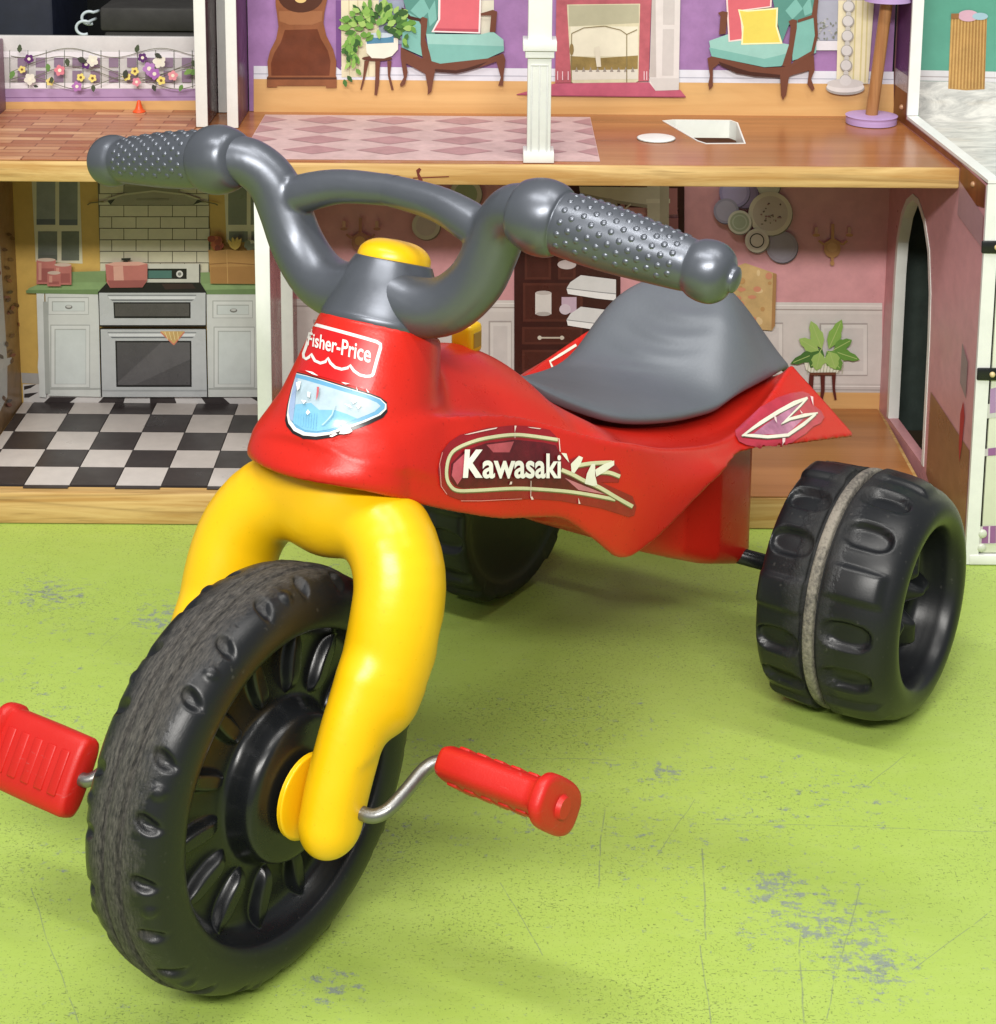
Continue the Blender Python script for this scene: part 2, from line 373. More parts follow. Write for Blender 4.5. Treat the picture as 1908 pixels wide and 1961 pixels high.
def sd_path(X, Y, Z, path):
    """union of tapered capsules; path of (x, y, z, r)"""
    out = None
    for (ax, ay, az, ar), (bx, by, bz, br) in zip(path[:-1], path[1:]):
        dx, dy, dz = bx - ax, by - ay, bz - az; l2 = dx * dx + dy * dy + dz * dz + 1e-12
        t = np.clip(((X - ax) * dx + (Y - ay) * dy + (Z - az) * dz) / l2, 0, 1)
        d = np.sqrt((X - ax - t * dx) ** 2 + (Y - ay - t * dy) ** 2 + (Z - az - t * dz) ** 2) - (ar + (br - ar) * t)
        out = d if out is None else np.minimum(out, d)
    return out

# flat prints: pixel polygons laid on a panel, each layer a hair above the last
class Print:
    def __init__(self, p0, n, base=0.0004, step=0.00004):
        self.n = Vector(n).normalized(); self.p0 = Vector(p0); self.h = base; self.step = step
        self.v = []; self.f = []; self.mi = []; self.m = []
    def P(self, px, py): return onplane(px, py, self.p0 + self.n * self.h, self.n)
    def add(self, pts, mat):
        if isinstance(mat, tuple): mat = pm(mat)
        if mat not in self.m: self.m.append(mat)
        k = self.m.index(mat); q = [self.P(*p) for p in pts]; s = len(self.v); self.v += q
        for t in tessellate_polygon([q]):
            a, b, c = (q[i] for i in t)
            if (b - a).cross(c - a).dot(self.n) < 0: t = t[::-1]
            self.f.append(tuple(s + i for i in t)); self.mi.append(k)
        self.h += self.step
    def up(self, k=1): self.h += self.step * k
    def ell(self, cx, cy, rx, ry, mat, n=26, a0=0, a1=2 * math.pi):
        self.add([(cx + rx * math.cos(a0 + (a1 - a0) * i / n), cy + ry * math.sin(a0 + (a1 - a0) * i / n)) for i in range(n if a1 - a0 > 6.2 else n + 1)], mat)
    def rect(self, x0, y0, x1, y1, mat): self.add([(x0, y0), (x1, y0), (x1, y1), (x0, y1)], mat)
    def stroke(self, pts, wd, mat):
        for (a, b), (c, d) in zip(pts[:-1], pts[1:]):
            l = math.hypot(c - a, d - b) or 1; nx, ny = -(d - b) / l * wd / 2, (c - a) / l * wd / 2
            self.add([(a + nx, b + ny), (c + nx, d + ny), (c - nx, d - ny), (a - nx, b - ny)], mat)
    def leaf(self, x, y, l, wd, ang, mat):
        c, s = math.cos(ang), math.sin(ang)
        pr = [(0, 0), (0.25, 0.8), (0.5, 1), (0.62, 0.72), (0.8, 0.62), (1, 0), (0.8, -0.62), (0.62, -0.72), (0.5, -1), (0.25, -0.8)]
        self.add([(x + c * a * l - s * b * wd / 2, y + s * a * l + c * b * wd / 2) for a, b in pr], mat)
    def cut(self, name, parent):
        """finish one printed item and go on with the next, a hair higher"""
        o = adopt(self.build(name, None), parent); self.v, self.f, self.mi, self.m = [], [], [], []; return o
    def build(self, name, parent):
        return mesh(name, self.v, self.f, self.m, parent, midx=self.mi)
# zoomed crops of the photograph -> photo pixels
cA = lambda x, y: (x / 2.975, y / 2.975)
cB = lambda x, y: (450 + x / 2.975, y / 2.975)
cC = lambda x, y: (960 + x / 2.975, y / 2.975)
cD = lambda x, y: (1400 + x / 3.748, y / 3.748)
cK = lambda x, y: (x / 2.718, 320 + y / 2.718)
cP = lambda x, y: (780 + x / 2.975, 320 + y / 2.975)
cQ = lambda x, y: (1300 + x / 3.131, 320 + y / 3.131)
cH = lambda x, y: (480 + x / 6.8, 580 + y / 6.8)
cW = lambda x, y: (820 + x / 4.533, 800 + y / 4.533)
cM = lambda x, y: (1380 + x / 6.8, 700 + y / 6.8)
def mp(fn, pts): return [fn(*p) for p in pts]

# ================================================================== setting
def build_setting():
    bm = bmesh.new(); bbox_bm(bm, -1.6, 1.6, 0.15, 2.75, -0.04, 0.0)
    bm_obj('table_top', bm, M_TABLE, kind='structure', label='lime green painted table top with worn scratches')
    dark = pm((20, 21, 24), 0.7, 0.3, 0.2, 'bk')
    bm = bmesh.new(); bbox_bm(bm, -1.6, 1.6, 2.75, 2.80, -0.04, 1.2)
    bm_obj('background_wall', bm, dark, kind='structure', label='near black wall behind the dollhouse')
build_setting()

# ================================================================== dollhouse
YB, YF, ZF, ZS = 1.846, 1.63, 0.031, 0.342     # back wall, front edge, lower floor, upper floor
HOUSE = empty('dollhouse', (-0.04, 1.62, 0), label='open fronted wooden dollhouse with printed rooms and white framed walls', cat='dollhouse')
INV = Matrix.Translation((0.04, -1.62, 0))
def adopt(o, parent=None):
    """parent a world-built object without moving it"""
    p = parent or HOUSE
    o.parent = p
    if p is HOUSE: o.matrix_parent_inverse = INV
    return o
M_PURPLE = pm((164, 118, 176), 0.40, 0.22)
M_DPURP = pm((96, 44, 98), 0.32, 0.25)
M_PINK = pm((216, 150, 156), 0.34, 0.16)
M_YWALL = pm((210, 168, 66), 0.36, 0.14)
M_GREENW = pm((78, 158, 134), 0.42, 0.10)
M_CREAM = pm((226, 214, 176), 0.42, 0.12)

def marble():
    mt, nt, bs = newmat('printed_marble'); co = objco(nt)
    n = noise(nt, mapping(nt, co, (14, 40, 40)), 1.4, 7, 0.75, 1.2)
    c = mixc(nt, ramp(nt, n, [(0.3, 0.0), (0.6, 1.0)]), lin((150, 152, 150)), lin((214, 214, 208)))
    c = mixc(nt, ramp(nt, noise(nt, mapping(nt, co, (10, 40, 40)), 1.1, 4), [(0.55, 0.0), (0.75, 0.5)]), c, lin((190, 170, 140)))
    lk(nt, c, bs.inputs['Base Color']); bs.inputs['Roughness'].default_value = 0.4; return mt
M_MARBLE = marble()
def brickfloor():
    mt, nt, bs = newmat('printed_brick_wood'); co = objco(nt)
    b = nt.nodes.new('ShaderNodeTexBrick'); lk(nt, mapping(nt, co, (1, 1, 1), (0, 0, 0.0)), b.inputs['Vector'])
    b.inputs['Scale'].default_value = 22; b.inputs['Color1'].default_value = (*lin((206, 160, 120)), 1); b.inputs['Color2'].default_value = (*lin((150, 86, 58)), 1)
    b.inputs['Mortar'].default_value = (*lin((116, 66, 44)), 1); b.inputs['Mortar Size'].default_value = 0.016; b.inputs['Brick Width'].default_value = 1.1; b.inputs['Row Height'].default_value = 0.28
    c = mixc(nt, ramp(nt, noise(nt, mapping(nt, co, (20, 60, 10)), 1, 5), [(0.35, 0.0), (0.75, 0.6)]), b.outputs[0], lin((150, 84, 52)))
    lk(nt, c, bs.inputs['Base Color']); bs.inputs['Roughness'].default_value = 0.4; return mt
M_BRICKF = brickfloor()

def build_house():
    H = lambda o: adopt(o)
    # --- boards
    base = H(box('base_board', -0.60, 0.400, 1.6195, 1.852, 0.0005, ZF, M_WOODF, bev=0.0015))
    # upper shelf with its stairwell opening
    hole = [tuple(onz(*p, ZS)) for p in ((1268, 231), (1290, 229), (1400, 230), (1414, 235), (1424, 262), (1429, 275), (1352, 275.5), (1335, 270))]
    out = [(-0.60, YF, ZS), (0.4105, YF, ZS), (0.397, 1.852, ZS), (-0.60, 1.852, ZS)]
    shelf = H(prism('shelf_board', out, (0, 0, -0.0175), M_SHELF, holes=[hole]))
    lip = H(box('shelf_front_edge', -0.60, 0.4115, YF - 0.005, YF - 0.0004, ZS - 0.0185, ZS + 0.0004, M_WOODF, bev=0.0018))
    lm = Print((0, YF - 0.005, 0), (0, -1, 0)); rd = pm((120, 42, 24), 0.6, 0.3)
    for q in ([(797, 326), (803, 321), (807, 324), (803, 332), (810, 345), (803, 349), (800, 338)], [(791, 340), (860, 337), (860, 339), (791, 342)]): lm.add(q, rd)
    lm.cut('red_mark', lip)
    cx_ = sum(p[0] for p in hole) / 8; cy_ = sum(p[1] for p in hole) / 8
    inner = [(cx_ + (p[0] - cx_) * 0.94, cy_ + (p[1] - cy_) * 0.96, ZS + 0.0004) for p in hole]
    outer = [(cx_ + (p[0] - cx_) * 0.995, cy_ + (p[1] - cy_) * 0.995, ZS + 0.0004) for p in hole]
    H(prism('stairwell_lining', outer, (0, 0, -0.018), M_WHITE, holes=[inner]))
    # --- back walls
    kb = H(box('kitchen_back_wall', -0.50, -0.2165, YB, YB + 0.005, 0.0315, 0.3240, M_YWALL, bev=0))
    pb = H(box('dining_back_wall', -0.2160, 0.3975, YB, YB + 0.005, 0.0315, 0.3240, M_PINK, bev=0))
    ub = H(box('parlour_back_wall', -0.2495, 0.394, YB, YB + 0.005, ZS + 0.0005, 0.70, M_PURPLE, bev=0))
    bb_ = H(box('balcony_back_rail', -0.60, -0.291, YB, YB + 0.006, ZS + 0.0005, 0.4175, pm((196, 192, 190), 0.4, 0.15), bev=0.001))
    gb = H(box('bathroom_back_wall', 0.408, 0.60, YB, YB + 0.005, ZS + 0.0005, 0.70, M_GREENW, bev=0))
    # --- lower divider with doorway
    x0, x1 = -0.217, -0.2045
    H(prism('divider_wall', [(x0, 1.6285, 0.0315), (x0, 1.6285, 0.3240), (x0, 1.845, 0.3240), (x0, 1.845, 0.0315), (x0, 1.80, 0.0315), (x0, 1.80, 0.22), (x0, 1.785, 0.25), (x0, 1.755, 0.262), (x0, 1.725, 0.25), (x0, 1.71, 0.22), (x0, 1.71, 0.0315)],
            (x1 - x0, 0, 0), pm((168, 96, 98), 0.25, 0.2)))
    H(box('divider_front_edge', x0 - 0.0004, x1 + 0.0004, 1.6255, 1.6283, 0.0315, 0.3236, M_WHITE, bev=0.0006))
    H(box('doorway_jamb', x0 - 0.001, x1 + 0.001, 1.7985, 1.8025, 0.0315, 0.222, M_WHITE, bev=0.0005))
    H(box('kitchen_side_wall', -0.503, -0.4905, 1.632, 1.845, 0.0315, 0.3240, pm((176, 136, 84), 0.36, 0.35), bev=0.0005))
    # --- upper left walls
    H(box('balcony_side_wall', -0.505, -0.4935, 1.66, 1.845, ZS + 0.0005, 0.415, pm((150, 110, 130), 0.4, 0.3), bev=0.0008))
    for nm, xa, xb, ya, inn in (('parlour_outer_wall', -0.2905, -0.2800, 1.773, pm((112, 56, 74), 0.28, 0.2)), ('parlour_inner_wall', -0.2600, -0.2502, 1.770, M_DPURP)):
        H(box(nm, xa, xb, ya, 1.845, ZS + 0.0005, 0.70, inn, bev=0.0005))
        H(box(nm + '_front_edge', xa - 0.0004, xb + 0.0004, ya - 0.003, ya - 0.0003, ZS + 0.0005, 0.70, M_WHITE, bev=0.0006))
    H(box('white_post_panel', -0.2795, -0.2604, 1.838, 1.845, ZS + 0.0005, 0.70, M_WHITE, bev=0.0005))
    # --- right wall, splayed a little, stepped profile with an arched doorway
    A, B = Vector((0.397, 1.852, 0)), Vector((0.4165, 1.552, 0))
    d = (B - A); nrm = Vector((d.y, -d.x, 0)).normalized() * -1      # towards +x
    if nrm.x < 0: nrm = -nrm
    def W(y, z): t = (1.852 - y) / 0.30; return tuple(A + d * t + Vector((0, 0, z)))
    prof = [(1.852, 0.001), (1.552, 0.001), (1.552, 0.349), (1.797, 0.349), (1.797, 0.70), (1.852, 0.70)]
    prof = [(1.852, 0.001), (1.552, 0.001), (1.552, 0.345), (1.578, 0.348), (1.80, 0.3495), (1.80, 0.70), (1.852, 0.70)]
    arch = [(1.815, 0.036), (1.815, 0.19), (1.812, 0.225), (1.80, 0.255), (1.785, 0.272), (1.765, 0.283), (1.745, 0.283), (1.722, 0.270), (1.702, 0.245), (1.69, 0.205), (1.686, 0.16), (1.684, 0.036)]
    H(prism('side_wall', [W(*p) for p in prof], nrm * 0.0098, M_PINK, holes=[[W(*p) for p in arch]]))
    # trim frame inside arch (proud jamb)
    ri = [(1.75 + (y - 1.75) * 0.90, z if z < 0.05 else 0.16 + (z - 0.16) * 0.95) for y, z in arch]
    off = nrm * -0.0006
    ar = [tuple(Vector(W(y, z)) + off) for y, z in arch]; ar2 = [tuple(Vector(W(y, z)) + off) for y, z in ri]
    ring = ar + ar2[::-1]
    H(prism('arch_trim', ring, nrm * 0.0108, M_WHITE))
    # prints on that wall (dark purple above the shelf), plus a painted floor reflection
    def wall_print(name, pts, mat, lift):
        vs = [tuple(Vector(W(*p)) - nrm * lift) for p in pts]
        mesh_o = mesh(name, vs, [tuple(range(len(vs)))], mat); H(mesh_o); return mesh_o
    wall_print('printed_upper_wall', [(1.8455, 0.392), (1.8455, 0.70), (1.8006, 0.70), (1.8006, 0.392)], M_DPURP, 0.0005)
    wall_print('printed_upper_skirting', [(1.8455, 0.375), (1.8455, 0.392), (1.8006, 0.392), (1.8006, 0.375)], pm((176, 160, 160), 0.3), 0.0007)
    wall_print('printed_upper_wood', [(1.8455, ZS + 0.001), (1.8455, 0.375), (1.8006, 0.375), (1.8006, 0.349), (1.62, 0.3478), (1.62, ZS + 0.001)], M_BROWNW, 0.0005)
    wall_print('printed_front_wood', [(1.624, 0.332), (1.624, 0.3475), (1.5545, 0.3448), (1.5545, 0.325), (1.6, 0.318)], M_BROWNW, 0.0006)
    wall_print('printed_cornice', [(1.624, 0.300), (1.624, 0.3315), (1.5545, 0.318), (1.5545, 0.290)], pm((176, 132, 138), 0.3), 0.0007)
    wall_print('crayon_mark', [(1.575, 0.10), (1.572, 0.13), (1.578, 0.142), (1.584, 0.128), (1.583, 0.098), (1.579, 0.084)], pm((186, 40, 38), 0.6), 0.0009)
    wall_print('printed_outlet', [(1.590, 0.155), (1.590, 0.192), (1.572, 0.180), (1.572, 0.147)], pm((150, 128, 128), 0.4), 0.0009)
    wall_print('painted_floor_glare', [(1.674, 0.033), (1.674, 0.115), (1.5545, 0.105), (1.5545, 0.005), (1.617, 0.005)], pm((150, 104, 66), 0.3, 0.2), 0.0005)  # glare of the wooden floor low on the glossy wall, painted as brown
    # white edges of the wall
    def edge(name, pts, th):
        vs = [Vector(W(*p)) for p in pts]; o = []
        for i, v in enumerate(vs): o.append(tuple(v - nrm * 0.0005))
        return H(prism(name, o, nrm * th, M_WHITE))
    edge('side_wall_front_edge', [(1.5518, 0.001), (1.5518, 0.3452), (1.5480, 0.3475), (1.5480, 0.001)], 0.0115)
    edge('side_wall_step_edge', [(1.5480, 0.3480), (1.578, 0.3484), (1.7965, 0.3500), (1.7965, 0.3530), (1.578, 0.3514), (1.5480, 0.3508)], 0.0110)
    edge('side_wall_upper_edge', [(1.7998, 0.3535), (1.7965, 0.3535), (1.7965, 0.70), (1.7998, 0.70)], 0.0110)
    for y, z, r in ((1.64, 0.352 - 0.012, 0), (1.585, 0.338, 0.0026), (1.815, 0.358, 0.0028)):
        if r:
            bm = bmesh.new(); bmesh.ops.create_uvsphere(bm, u_segments=12, v_segments=8, radius=r)
            o = bm_obj('bolt', bm, pm((176, 128, 84), 0.25, 0.1, 0.6, 'brass'), smooth=True); o.location = Vector(W(y, z)) - nrm * 0.0008; H(o)
    # --- right hand bathroom unit
    H(prism('bathroom_floor', [(0.4245, 1.5525, ZS - 0.004), (0.62, 1.5525, ZS - 0.004), (0.62, 1.845, ZS - 0.004), (0.4085, 1.845, ZS - 0.004), (0.4085, 1.80, ZS - 0.004)], (0, 0, -0.010), M_MARBLE))
    dkw = pm((70, 84, 78), 0.5, 0.3, 0.3, 'dk')
    H(box('hall_back_wall', 0.4085, 0.62, YB, YB + 0.005, 0.001, 0.3275, dkw, bev=0)); H(box('hall_floor', 0.4215, 0.62, 1.56, 1.845, 0.001, 0.009, pm((90, 70, 50), 0.5, 0.3), bev=0)); H(box('hall_end_wall', 0.6005, 0.62, 1.56, 1.845, 0.0095, 0.3275, dkw, bev=0))
    H(box('bathroom_top_rail', 0.4285, 0.62, 1.5475, 1.5520, 0.3305, 0.3482, M_WHITE, bev=0.001))
    H(box('bathroom_bottom_rail', 0.4195, 0.62, 1.5475, 1.5575, 0.0008, 0.0100, M_WHITE, bev=0.0008))
    door = H(box('cupboard_door', 0.4300, 0.60, 1.5500, 1.5545, 0.0112, 0.3290, pm((214, 218, 196), 0.42, 0.06), bev=0.0006))
    dp = Print((0, 1.5500, 0), (0, -1, 0))
    for group in (([(1881, 775), (1908, 772), (1908, 800), (1878, 802)], (196, 196, 190)), ([(1897, 745), (1908, 742), (1908, 790), (1896, 792)], (168, 130, 176))), (([(1866, 862), (1908, 857), (1908, 872), (1866, 875)], (190, 184, 186)), ([(1893, 859), (1908, 857), (1908, 872), (1893, 873)], (150, 92, 150))), (([(1857, 1009), (1908, 1007), (1908, 1042), (1857, 1042)], (196, 192, 190)), ([(1883, 1008), (1908, 1007), (1908, 1040), (1880, 1041)], (150, 92, 150)), ([(1894, 1007), (1897, 1007), (1896, 1040), (1893, 1040)], (216, 196, 214))):
        for q, c in group: dp.add(q, c)
        dp.cut('printed_band', door)
    for py_ in (472, 715):
        p = ony(1893 if py_ < 600 else 1884, py_, 1.549)
        h = box('hinge', p.x - 0.006, p.x + 0.022, 1.5462, 1.5492, p.z - 0.0055, p.z + 0.0055, M_BLACKP, bev=0.001); adopt(h, door)
        bm = bmesh.new(); bmesh.ops.create_uvsphere(bm, u_segments=12, v_segments=8, radius=0.0026)
        b = bm_obj('hinge_screw', bm, pm((214, 190, 130), 0.3, 0.1, 0.6, 'brass2'), smooth=True); b.location = (p.x + 0.007, 1.5462, p.z); adopt(b, door)
    for q in ((1882, 1022), (1880, 1049)):
        p = ony(*q, 1.5495); bm = bmesh.new(); bmesh.ops.create_uvsphere(bm, u_segments=14, v_segments=8, radius=0.0042); bmesh.ops.scale(bm, vec=(1, 0.55, 1), verts=bm.verts)
        b = bm_obj('door_stud', bm, pm((200, 206, 188), 0.3, 0.1, 0.6, 'stud'), smooth=True); b.location = p; adopt(b, door)
    # --- floors
    H(box('dining_floor', -0.2035, 0.3955, 1.6205, 1.845, ZF + 0.0003, ZF + 0.0012, M_ROOMF, bev=0))
    kf = H(box('kitchen_floor', -0.4900, -0.2175, 1.6325, 1.845, ZF + 0.0002, ZF + 0.0008, pm((44, 38, 38), 0.4), bev=0))
    H(box('balcony_floor', -0.4930, -0.2910, 1.631, 1.845, ZS + 0.0003, ZS + 0.0012, M_BRICKF, bev=0))
    rows = [1.8455, 1.8138, 1.7653, 1.7192, 1.6766, 1.6340]
    tw = pm((208, 200, 194), 0.34, 0.12, 0.45, 'tile'); tb = pm((62, 54, 54), 0.34, 0.25, 0.45, 'tile')
    for r in range(5):
        for c in range(-1, 6):
            xa, xb = max(-0.4786 + 0.0424 * c, -0.4898), min(-0.4786 + 0.0424 * (c + 1), -0.2178)
            if xb - xa < 0.004: continue
            t = box('tile', xa + 0.0005, xb - 0.0005, rows[r + 1] + 0.0005, rows[r] - 0.0005, ZF + 0.0009, ZF + 0.0016, tb if (r + c) % 2 == 0 else tw, bev=0)
            adopt(t, kf)
    for c in (0, 2, 4):                                              # slivers of the cut front row
        xa = -0.4786 + 0.0424 * (c + 1)
        t = box('tile', xa + 0.0005, xa + 0.0419, 1.6275, 1.6335, ZF + 0.0009, ZF + 0.0015, tb, bev=0); adopt(t, kf)
    # printed rug on the shelf
    rg = box('printed_rug', -0.2315, 0.092, 1.641, 1.8285, ZS + 0.0002, ZS + 0.0008, pm((206, 172, 168), 0.6, 0.22), bev=0); H(rg)
    dm = pm((184, 136, 138), 0.6, 0.25)
    vs = []; fs = []
    for j, y in enumerate((1.8045, 1.7625, 1.7185, 1.6765)):
        for i in range(-1, 5):
            x = -0.168 + 0.0675 * i
            q = [(x - 0.029, y), (x, y - 0.0175), (x + 0.029, y), (x, y + 0.0175)]
            q = [(min(max(a, -0.231), 0.0915), b) for a, b in q]
            s = len(vs); vs += [(a, b, ZS + 0.0011) for a, b in q]; fs.append((s, s + 1, s + 2, s + 3))
    o = mesh('printed_diamonds', vs, fs, dm); adopt(o, rg)
    # --- porch pillar
    pc = onz(1031, 304, ZS); px_, py_ = pc.x, YF + 0.016
    bm = bmesh.new(); bbox_bm(bm, px_ - 0.0105, px_ + 0.0105, py_ - 0.0105, py_ + 0.0105, ZS + 0.009, 0.70, 0.0006)
    pil = bm_obj('pillar', bm, M_WHITE, smooth=True, angle=40); H(pil)
    for nm, hw, za, zb in (('pillar_base', 0.0138, ZS + 0.0005, ZS + 0.010), ('pillar_collar', 0.0150, 0.4440, 0.4530), ('pillar_collar', 0.0128, 0.4375, 0.4438)):
        adopt(box(nm, px_ - hw, px_ + hw, py_ - hw, py_ + hw, za, zb, M_WHITE, bev=0.0007), pil)
    for a, b, za, zb in ((-0.0078, -0.0062, 0.352, 0.4300), (0.0062, 0.0078, 0.352, 0.4300), (-0.0007, 0.0007, 0.352, 0.4300), (-0.0078, 0.0078, 0.4301, 0.4315)):
        adopt(box('pillar_moulding', px_ + a, px_ + b, py_ - 0.0110, py_ - 0.0104, za, zb, pm((206, 208, 205), 0.4), bev=0.0003), pil)
    return kb, pb, ub, bb_, gb, rg
KB, PB, UB, BB, GB, RG = build_house()

# ------------------------------------------------------------------ printed pictures on the dollhouse walls
GREENS = [(96, 150, 44), (128, 176, 62), (66, 116, 40), (152, 190, 84), (50, 92, 38), (110, 164, 52)]
BROWN, DBROWN = (112, 62, 40), (70, 34, 22)
TEAL, DTEAL, LTEAL = (112, 178, 166), (78, 142, 130), (142, 196, 184)
def BK(): return Print((0, YB, 0), (0, -1, 0))
def print_parlour():
    p = BK()
    p.add([(486, 126), (1712, 137), (1712, 161), (486, 151)], (218, 218, 228))
    p.stroke([(486, 141), (1712, 152)], 2, (176, 176, 190))
    p.add([(486, 151), (1712, 161), (1712, 226), (486, 217)], M_PALEW)
    adopt(p.build('printed_skirting', None), UB)
    p = BK(); p.h += 0.0003
    p.add(mp(cB, [(575, 0), (605, 0), (605, 400), (578, 380)]), (118, 72, 138))
    p.add(mp(cB, [(605, 0), (820, 0), (820, 435), (608, 440)]), M_CREAM)
    for x in (650, 700, 760): p.stroke(mp(cB, [(x, 0), (x + 3, 430)]), 2.2, (206, 190, 148))
    p.cut('printed_curtain', UB)
    p.add(mp(cB, [(820, 0), (965, 0), (960, 250), (820, 250)]), (150, 158, 182)); p.cut('printed_window', UB)
    p.add(mp(cB, [(1400, 0), (1476, 0), (1476, 200), (1400, 200)]), (218, 212, 190)); p.cut('printed_curtain', UB)
    p.add(mp(cD, [(612, 0), (790, 0), (770, 290), (615, 290)]), (162, 164, 180))
    for i in range(34):
        x, y = random.uniform(620, 760), random.uniform(130, 285); p.leaf(*cD(x, y), random.uniform(4, 8), 3.5, random.uniform(0, 6.3), random.choice([(136, 140, 132), (120, 124, 110), (176, 176, 176)]))
    p.add(mp(cD, [(612, 292), (765, 292), (765, 360), (612, 360)]), (216, 212, 218)); p.cut('printed_window', UB)
    p.add(mp(cD, [(772, 0), (1030, 0), (985, 600), (758, 596)]), M_CREAM)
    for x in (900, 950, 985): p.stroke(mp(cD, [(x, 0), (x - 22, 590)]), 3, (206, 192, 130))
    p.cut('printed_curtain', UB)
    p = BK(); p.h += 0.002
    p.add(mp(cB, [(525, -40), (525, 0), (510, 70), (505, 130), (520, 200), (560, 280), (578, 350), (575, 430), (580, 440), (580, 500), (520, 500), (518, 488), (240, 488), (240, 497), (182, 497), (182, 440), (190, 432), (185, 350), (200, 290), (235, 220), (248, 150), (240, 80), (232, 30), (230, -40)]), pm((146, 84, 42), 0.35, 0.25))
    p.add(mp(cB, [(285, 170), (470, 165), (490, 220), (530, 290), (545, 350), (538, 430), (208, 430), (205, 360), (225, 300), (262, 240)]), pm((112, 52, 20), 0.35, 0.3))
    p.add(mp(cB, [(182, 440), (580, 440), (580, 452), (182, 452)]), (84, 40, 18))
    p.add(mp(cB, [(250, 62), (500, 62), (495, 120), (440, 140), (310, 140), (255, 120)]), (158, 98, 52))
    p.ell(*cB(375, -30), 44, 34, (82, 40, 20)); p.ell(*cB(375, -5), 11, 7, (222, 190, 110))
    adopt(p.build('printed_clock', None), UB)
    p = BK(); p.h += 0.0025
    for s in ([(738, 345), (765, 345), (735, 470), (722, 512), (714, 508), (730, 440)], [(800, 345), (828, 345), (822, 470), (810, 542), (795, 540), (800, 440)], [(868, 345), (893, 345), (885, 430), (905, 510), (892, 514), (872, 430)]): p.add(mp(cB, s), BROWN)
    p.ell(*cB(810, 332), 29, 5, (96, 50, 34))
    p.add(mp(cB, [(742, 215), (930, 215), (930, 280), (895, 318), (850, 332), (780, 330), (750, 300)]), (226, 222, 204))
    p.add(mp(cB, [(748, 215), (905, 205), (905, 242), (752, 250)]), (72, 134, 166)); p.ell(*cB(828, 200), 25, 5, (190, 205, 215))
    for i in range(90):
        a = random.uniform(0, 6.3); r = random.random() ** 0.6; x = 815 + 165 * r * math.cos(a); y = 125 + 85 * r * math.sin(a)
        p.leaf(*cB(x, y), random.uniform(14, 26), random.uniform(8, 15), math.atan2(y - 160, x - 815) + random.uniform(-0.6, 0.6), random.choice(GREENS))
    for i in range(34):
        t = random.random(); x = 700 - 50 * math.sin(t * 3) + random.uniform(-35, 40); y = 190 + 170 * t
        p.leaf(*cB(x, y), random.uniform(12, 20), random.uniform(7, 12), random.uniform(1.0, 2.6), random.choice(GREENS))
    for x, y in ((985, 190), (955, 240), (1005, 150), (640, 430), (690, 390), (960, 215), (622, 450)): p.leaf(*cB(x, y), 16, 9, random.uniform(0.6, 2.2), random.choice(GREENS))
    adopt(p.build('printed_pot_plant', None), UB)
    def chair(fn, o):
        p = BK(); p.h += 0.004
        for pts, mt in o: p.add(mp(fn, pts), mt)
        adopt(p.build('printed_armchair', None), UB)
    PILL = (216, 92, 104)
    chair(cB, [
        ([(950, -40), (1180, -40), (1140, 190), (1060, 200), (985, 90)], DTEAL),
        ([(1000, 60), (1070, -20), (1110, 60), (1060, 110)], TEAL), ([(1100, 70), (1140, 0), (1150, 110), (1110, 150)], TEAL),
        ([(960, 120), (990, 70), (1060, 112), (1068, 320), (950, 268)], TEAL),
        ([(1090, 192), (1400, 195), (1470, 178), (1530, 225), (1533, 290), (1440, 332), (1170, 362), (1112, 345)], LTEAL),
        ([(1100, 250), (1533, 262), (1533, 290), (1440, 332), (1170, 362), (1112, 345)], TEAL),
        ([(1160, -40), (1405, -40), (1398, 190), (1120, 182), (1158, 110)], (236, 216, 214)),
        ([(1172, -40), (1395, -40), (1388, 182), (1133, 174), (1170, 110)], PILL),
        ([(1145, 160), (1388, 165), (1388, 182), (1133, 174)], (184, 66, 84)),
        ([(945, 268), (1070, 333), (1170, 362), (1440, 332), (1530, 303), (1542, 340), (1532, 420), (1528, 488), (1500, 488), (1515, 440), (1490, 350), (1440, 368), (1380, 388), (1320, 402), (1260, 415), (1140, 405), (1130, 460), (1120, 522), (1098, 540), (1100, 500), (1085, 420), (975, 360), (985, 410), (970, 480), (945, 495), (940, 480), (962, 440), (945, 330)], BROWN),
        ([(1140, 392), (1260, 400), (1320, 388), (1440, 350), (1380, 388), (1320, 405), (1260, 418), (1140, 408)], DBROWN),
        ([(1045, 112), (1070, 95), (1098, 105), (1095, 150), (1085, 220), (1110, 300), (1122, 352), (1070, 334), (1058, 250), (1060, 140)], BROWN),
        ([(950, 40), (965, 50), (1000, 90), (1060, 105), (1060, 122), (990, 108), (952, 70)], DBROWN),
        ([(1400, 75), (1470, 55), (1495, 65), (1485, 182), (1452, 182), (1460, 88), (1402, 88)], BROWN)])
